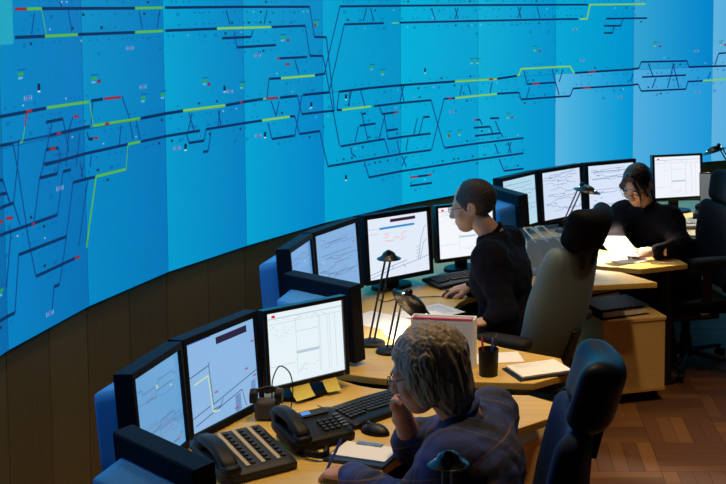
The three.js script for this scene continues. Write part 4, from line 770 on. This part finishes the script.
// nearest operator: plaid shirt, leaning on the desk with one hand at his chin
person({
  label: 'man in plaid shirt leaning on the nearest desk, hand at his chin', face: [-0.93, -0.36], look: [-0.92, -0.26, -0.12], headSize: 1.04, skin: 0xc08a6c, hair: 'shaggy', hairColor: 0x857a6a, topName: 'plaid_shirt', topMat: plaid, uvShirt: true, bulk: 1.06, glasses: true,
  joints: { head: [-0.155, 1.115, -3.42], neck: [-0.045, 0.965, -3.42], hip: [0.02, 0.53, -3.26], shL: [-0.085, 0.905, -3.24], shR: [0.03, 0.905, -3.61], elL: [-0.2, 0.765, -3.27], elR: [-0.215, 0.775, -3.72], wrL: [-0.395, 0.757, -3.52], wrR: [-0.243, 0.945, -3.565], knL: [-0.36, 0.53, -3.2], knR: [-0.3, 0.53, -3.48], anL: [-0.33, 0.1, -3.18], anR: [-0.27, 0.1, -3.5] },
  handL: [[-0.62, -0.12, -0.5], [0, 1, 0]], curlL: 0.55, thumbL: 0.9, handR: [[0.1, 0.75, 0.62], [-0.6, 0.5, -0.5]], curlR: 0.5, thumbR: 0.3, cuffL: 0.95, cuffR: 0.22, pantsMat: std({ color: 0x1a1c24, roughness: 0.9 }),
});
{ const m = mesh('pen', [rod(V3(0, 0, 0), V3(0.05, 0.11, 0.03), 0.0045), rod(V3(-0.006, -0.012, -0.003), V3(0, 0, 0), 0.002)], MAT.penBlue, scene); m.position.set(-0.475, DESK + 0.014, -3.60); tag(m, 'dark blue pen held in the writing hand of the man in plaid', 'pen'); }
// middle operator: navy sweater
const knit = (c) => new THREE.MeshPhysicalMaterial({ color: c, roughness: 0.95, specularIntensity: 0.25 });
person({
  label: 'man with glasses in a navy sweater watching the middle monitors', face: [-0.96, -0.25], look: [-0.95, -0.16, -0.2], skin: 0xc89a7c, hair: 'short', hairColor: 0x2a231e, topName: 'sweater', topMat: knit(0x0c0d16), glasses: true, bulk: 1.05,
  joints: { head: [-0.035, 1.218, -5.55], neck: [0.06, 1.075, -5.55], hip: [0.17, 0.53, -5.54], shL: [0.045, 1.0, -5.37], shR: [0.13, 1.0, -5.73], elL: [0.11, 0.775, -5.28], elR: [0.06, 0.78, -5.83], wrL: [0.045, 0.755, -5.235], wrR: [-0.045, 0.752, -5.82], knL: [-0.2, 0.52, -5.4], knR: [-0.18, 0.52, -5.7], anL: [-0.15, 0.1, -5.38], anR: [-0.12, 0.1, -5.7] },
  handL: [[-0.95, -0.1, 0.1], [0, 1, 0]], curlL: 0.35, handR: [[-0.95, -0.12, 0.1], [0, 1, 0], [0, 0.012, 0]], curlR: 0.3, cuffL: 1, cuffR: 0.95,
});
// far operator: dark cardigan, reading
person({
  label: 'woman in a dark cardigan reading papers under the desk lamp', face: [-0.55, 0.83], look: [-0.5, -0.5, 0.72], skin: 0xd8a688, hair: 'tied', hairColor: 0x1d1512, topName: 'cardigan', topMat: knit(0x0d0b12), glasses: true, bulk: 0.92, headSize: 0.97, handSize: 0.92,
  joints: { head: [0.91, 1.105, -6.88], neck: [0.97, 0.965, -6.98], hip: [1.13, 0.53, -7.06], shL: [1.1, 0.895, -6.88], shR: [0.86, 0.895, -7.06], elL: [1.15, 0.775, -6.72], elR: [0.8, 0.775, -6.9], wrL: [0.98, 0.765, -6.62], wrR: [0.83, 0.762, -6.74], knL: [1.02, 0.56, -6.86], knR: [0.86, 0.56, -6.97], anL: [1.12, 0.1, -7.02], anR: [0.98, 0.1, -7.1] },
  handL: [[-0.95, -0.03, -0.1], [0.1, 0.8, 0.5]], curlL: 0.4, handR: [[0.25, 0.02, 0.9], [-0.2, 1, 0]], curlR: 0.4, cuffL: 0.93, cuffR: 0.93,
});

renderer.render(scene, camera);
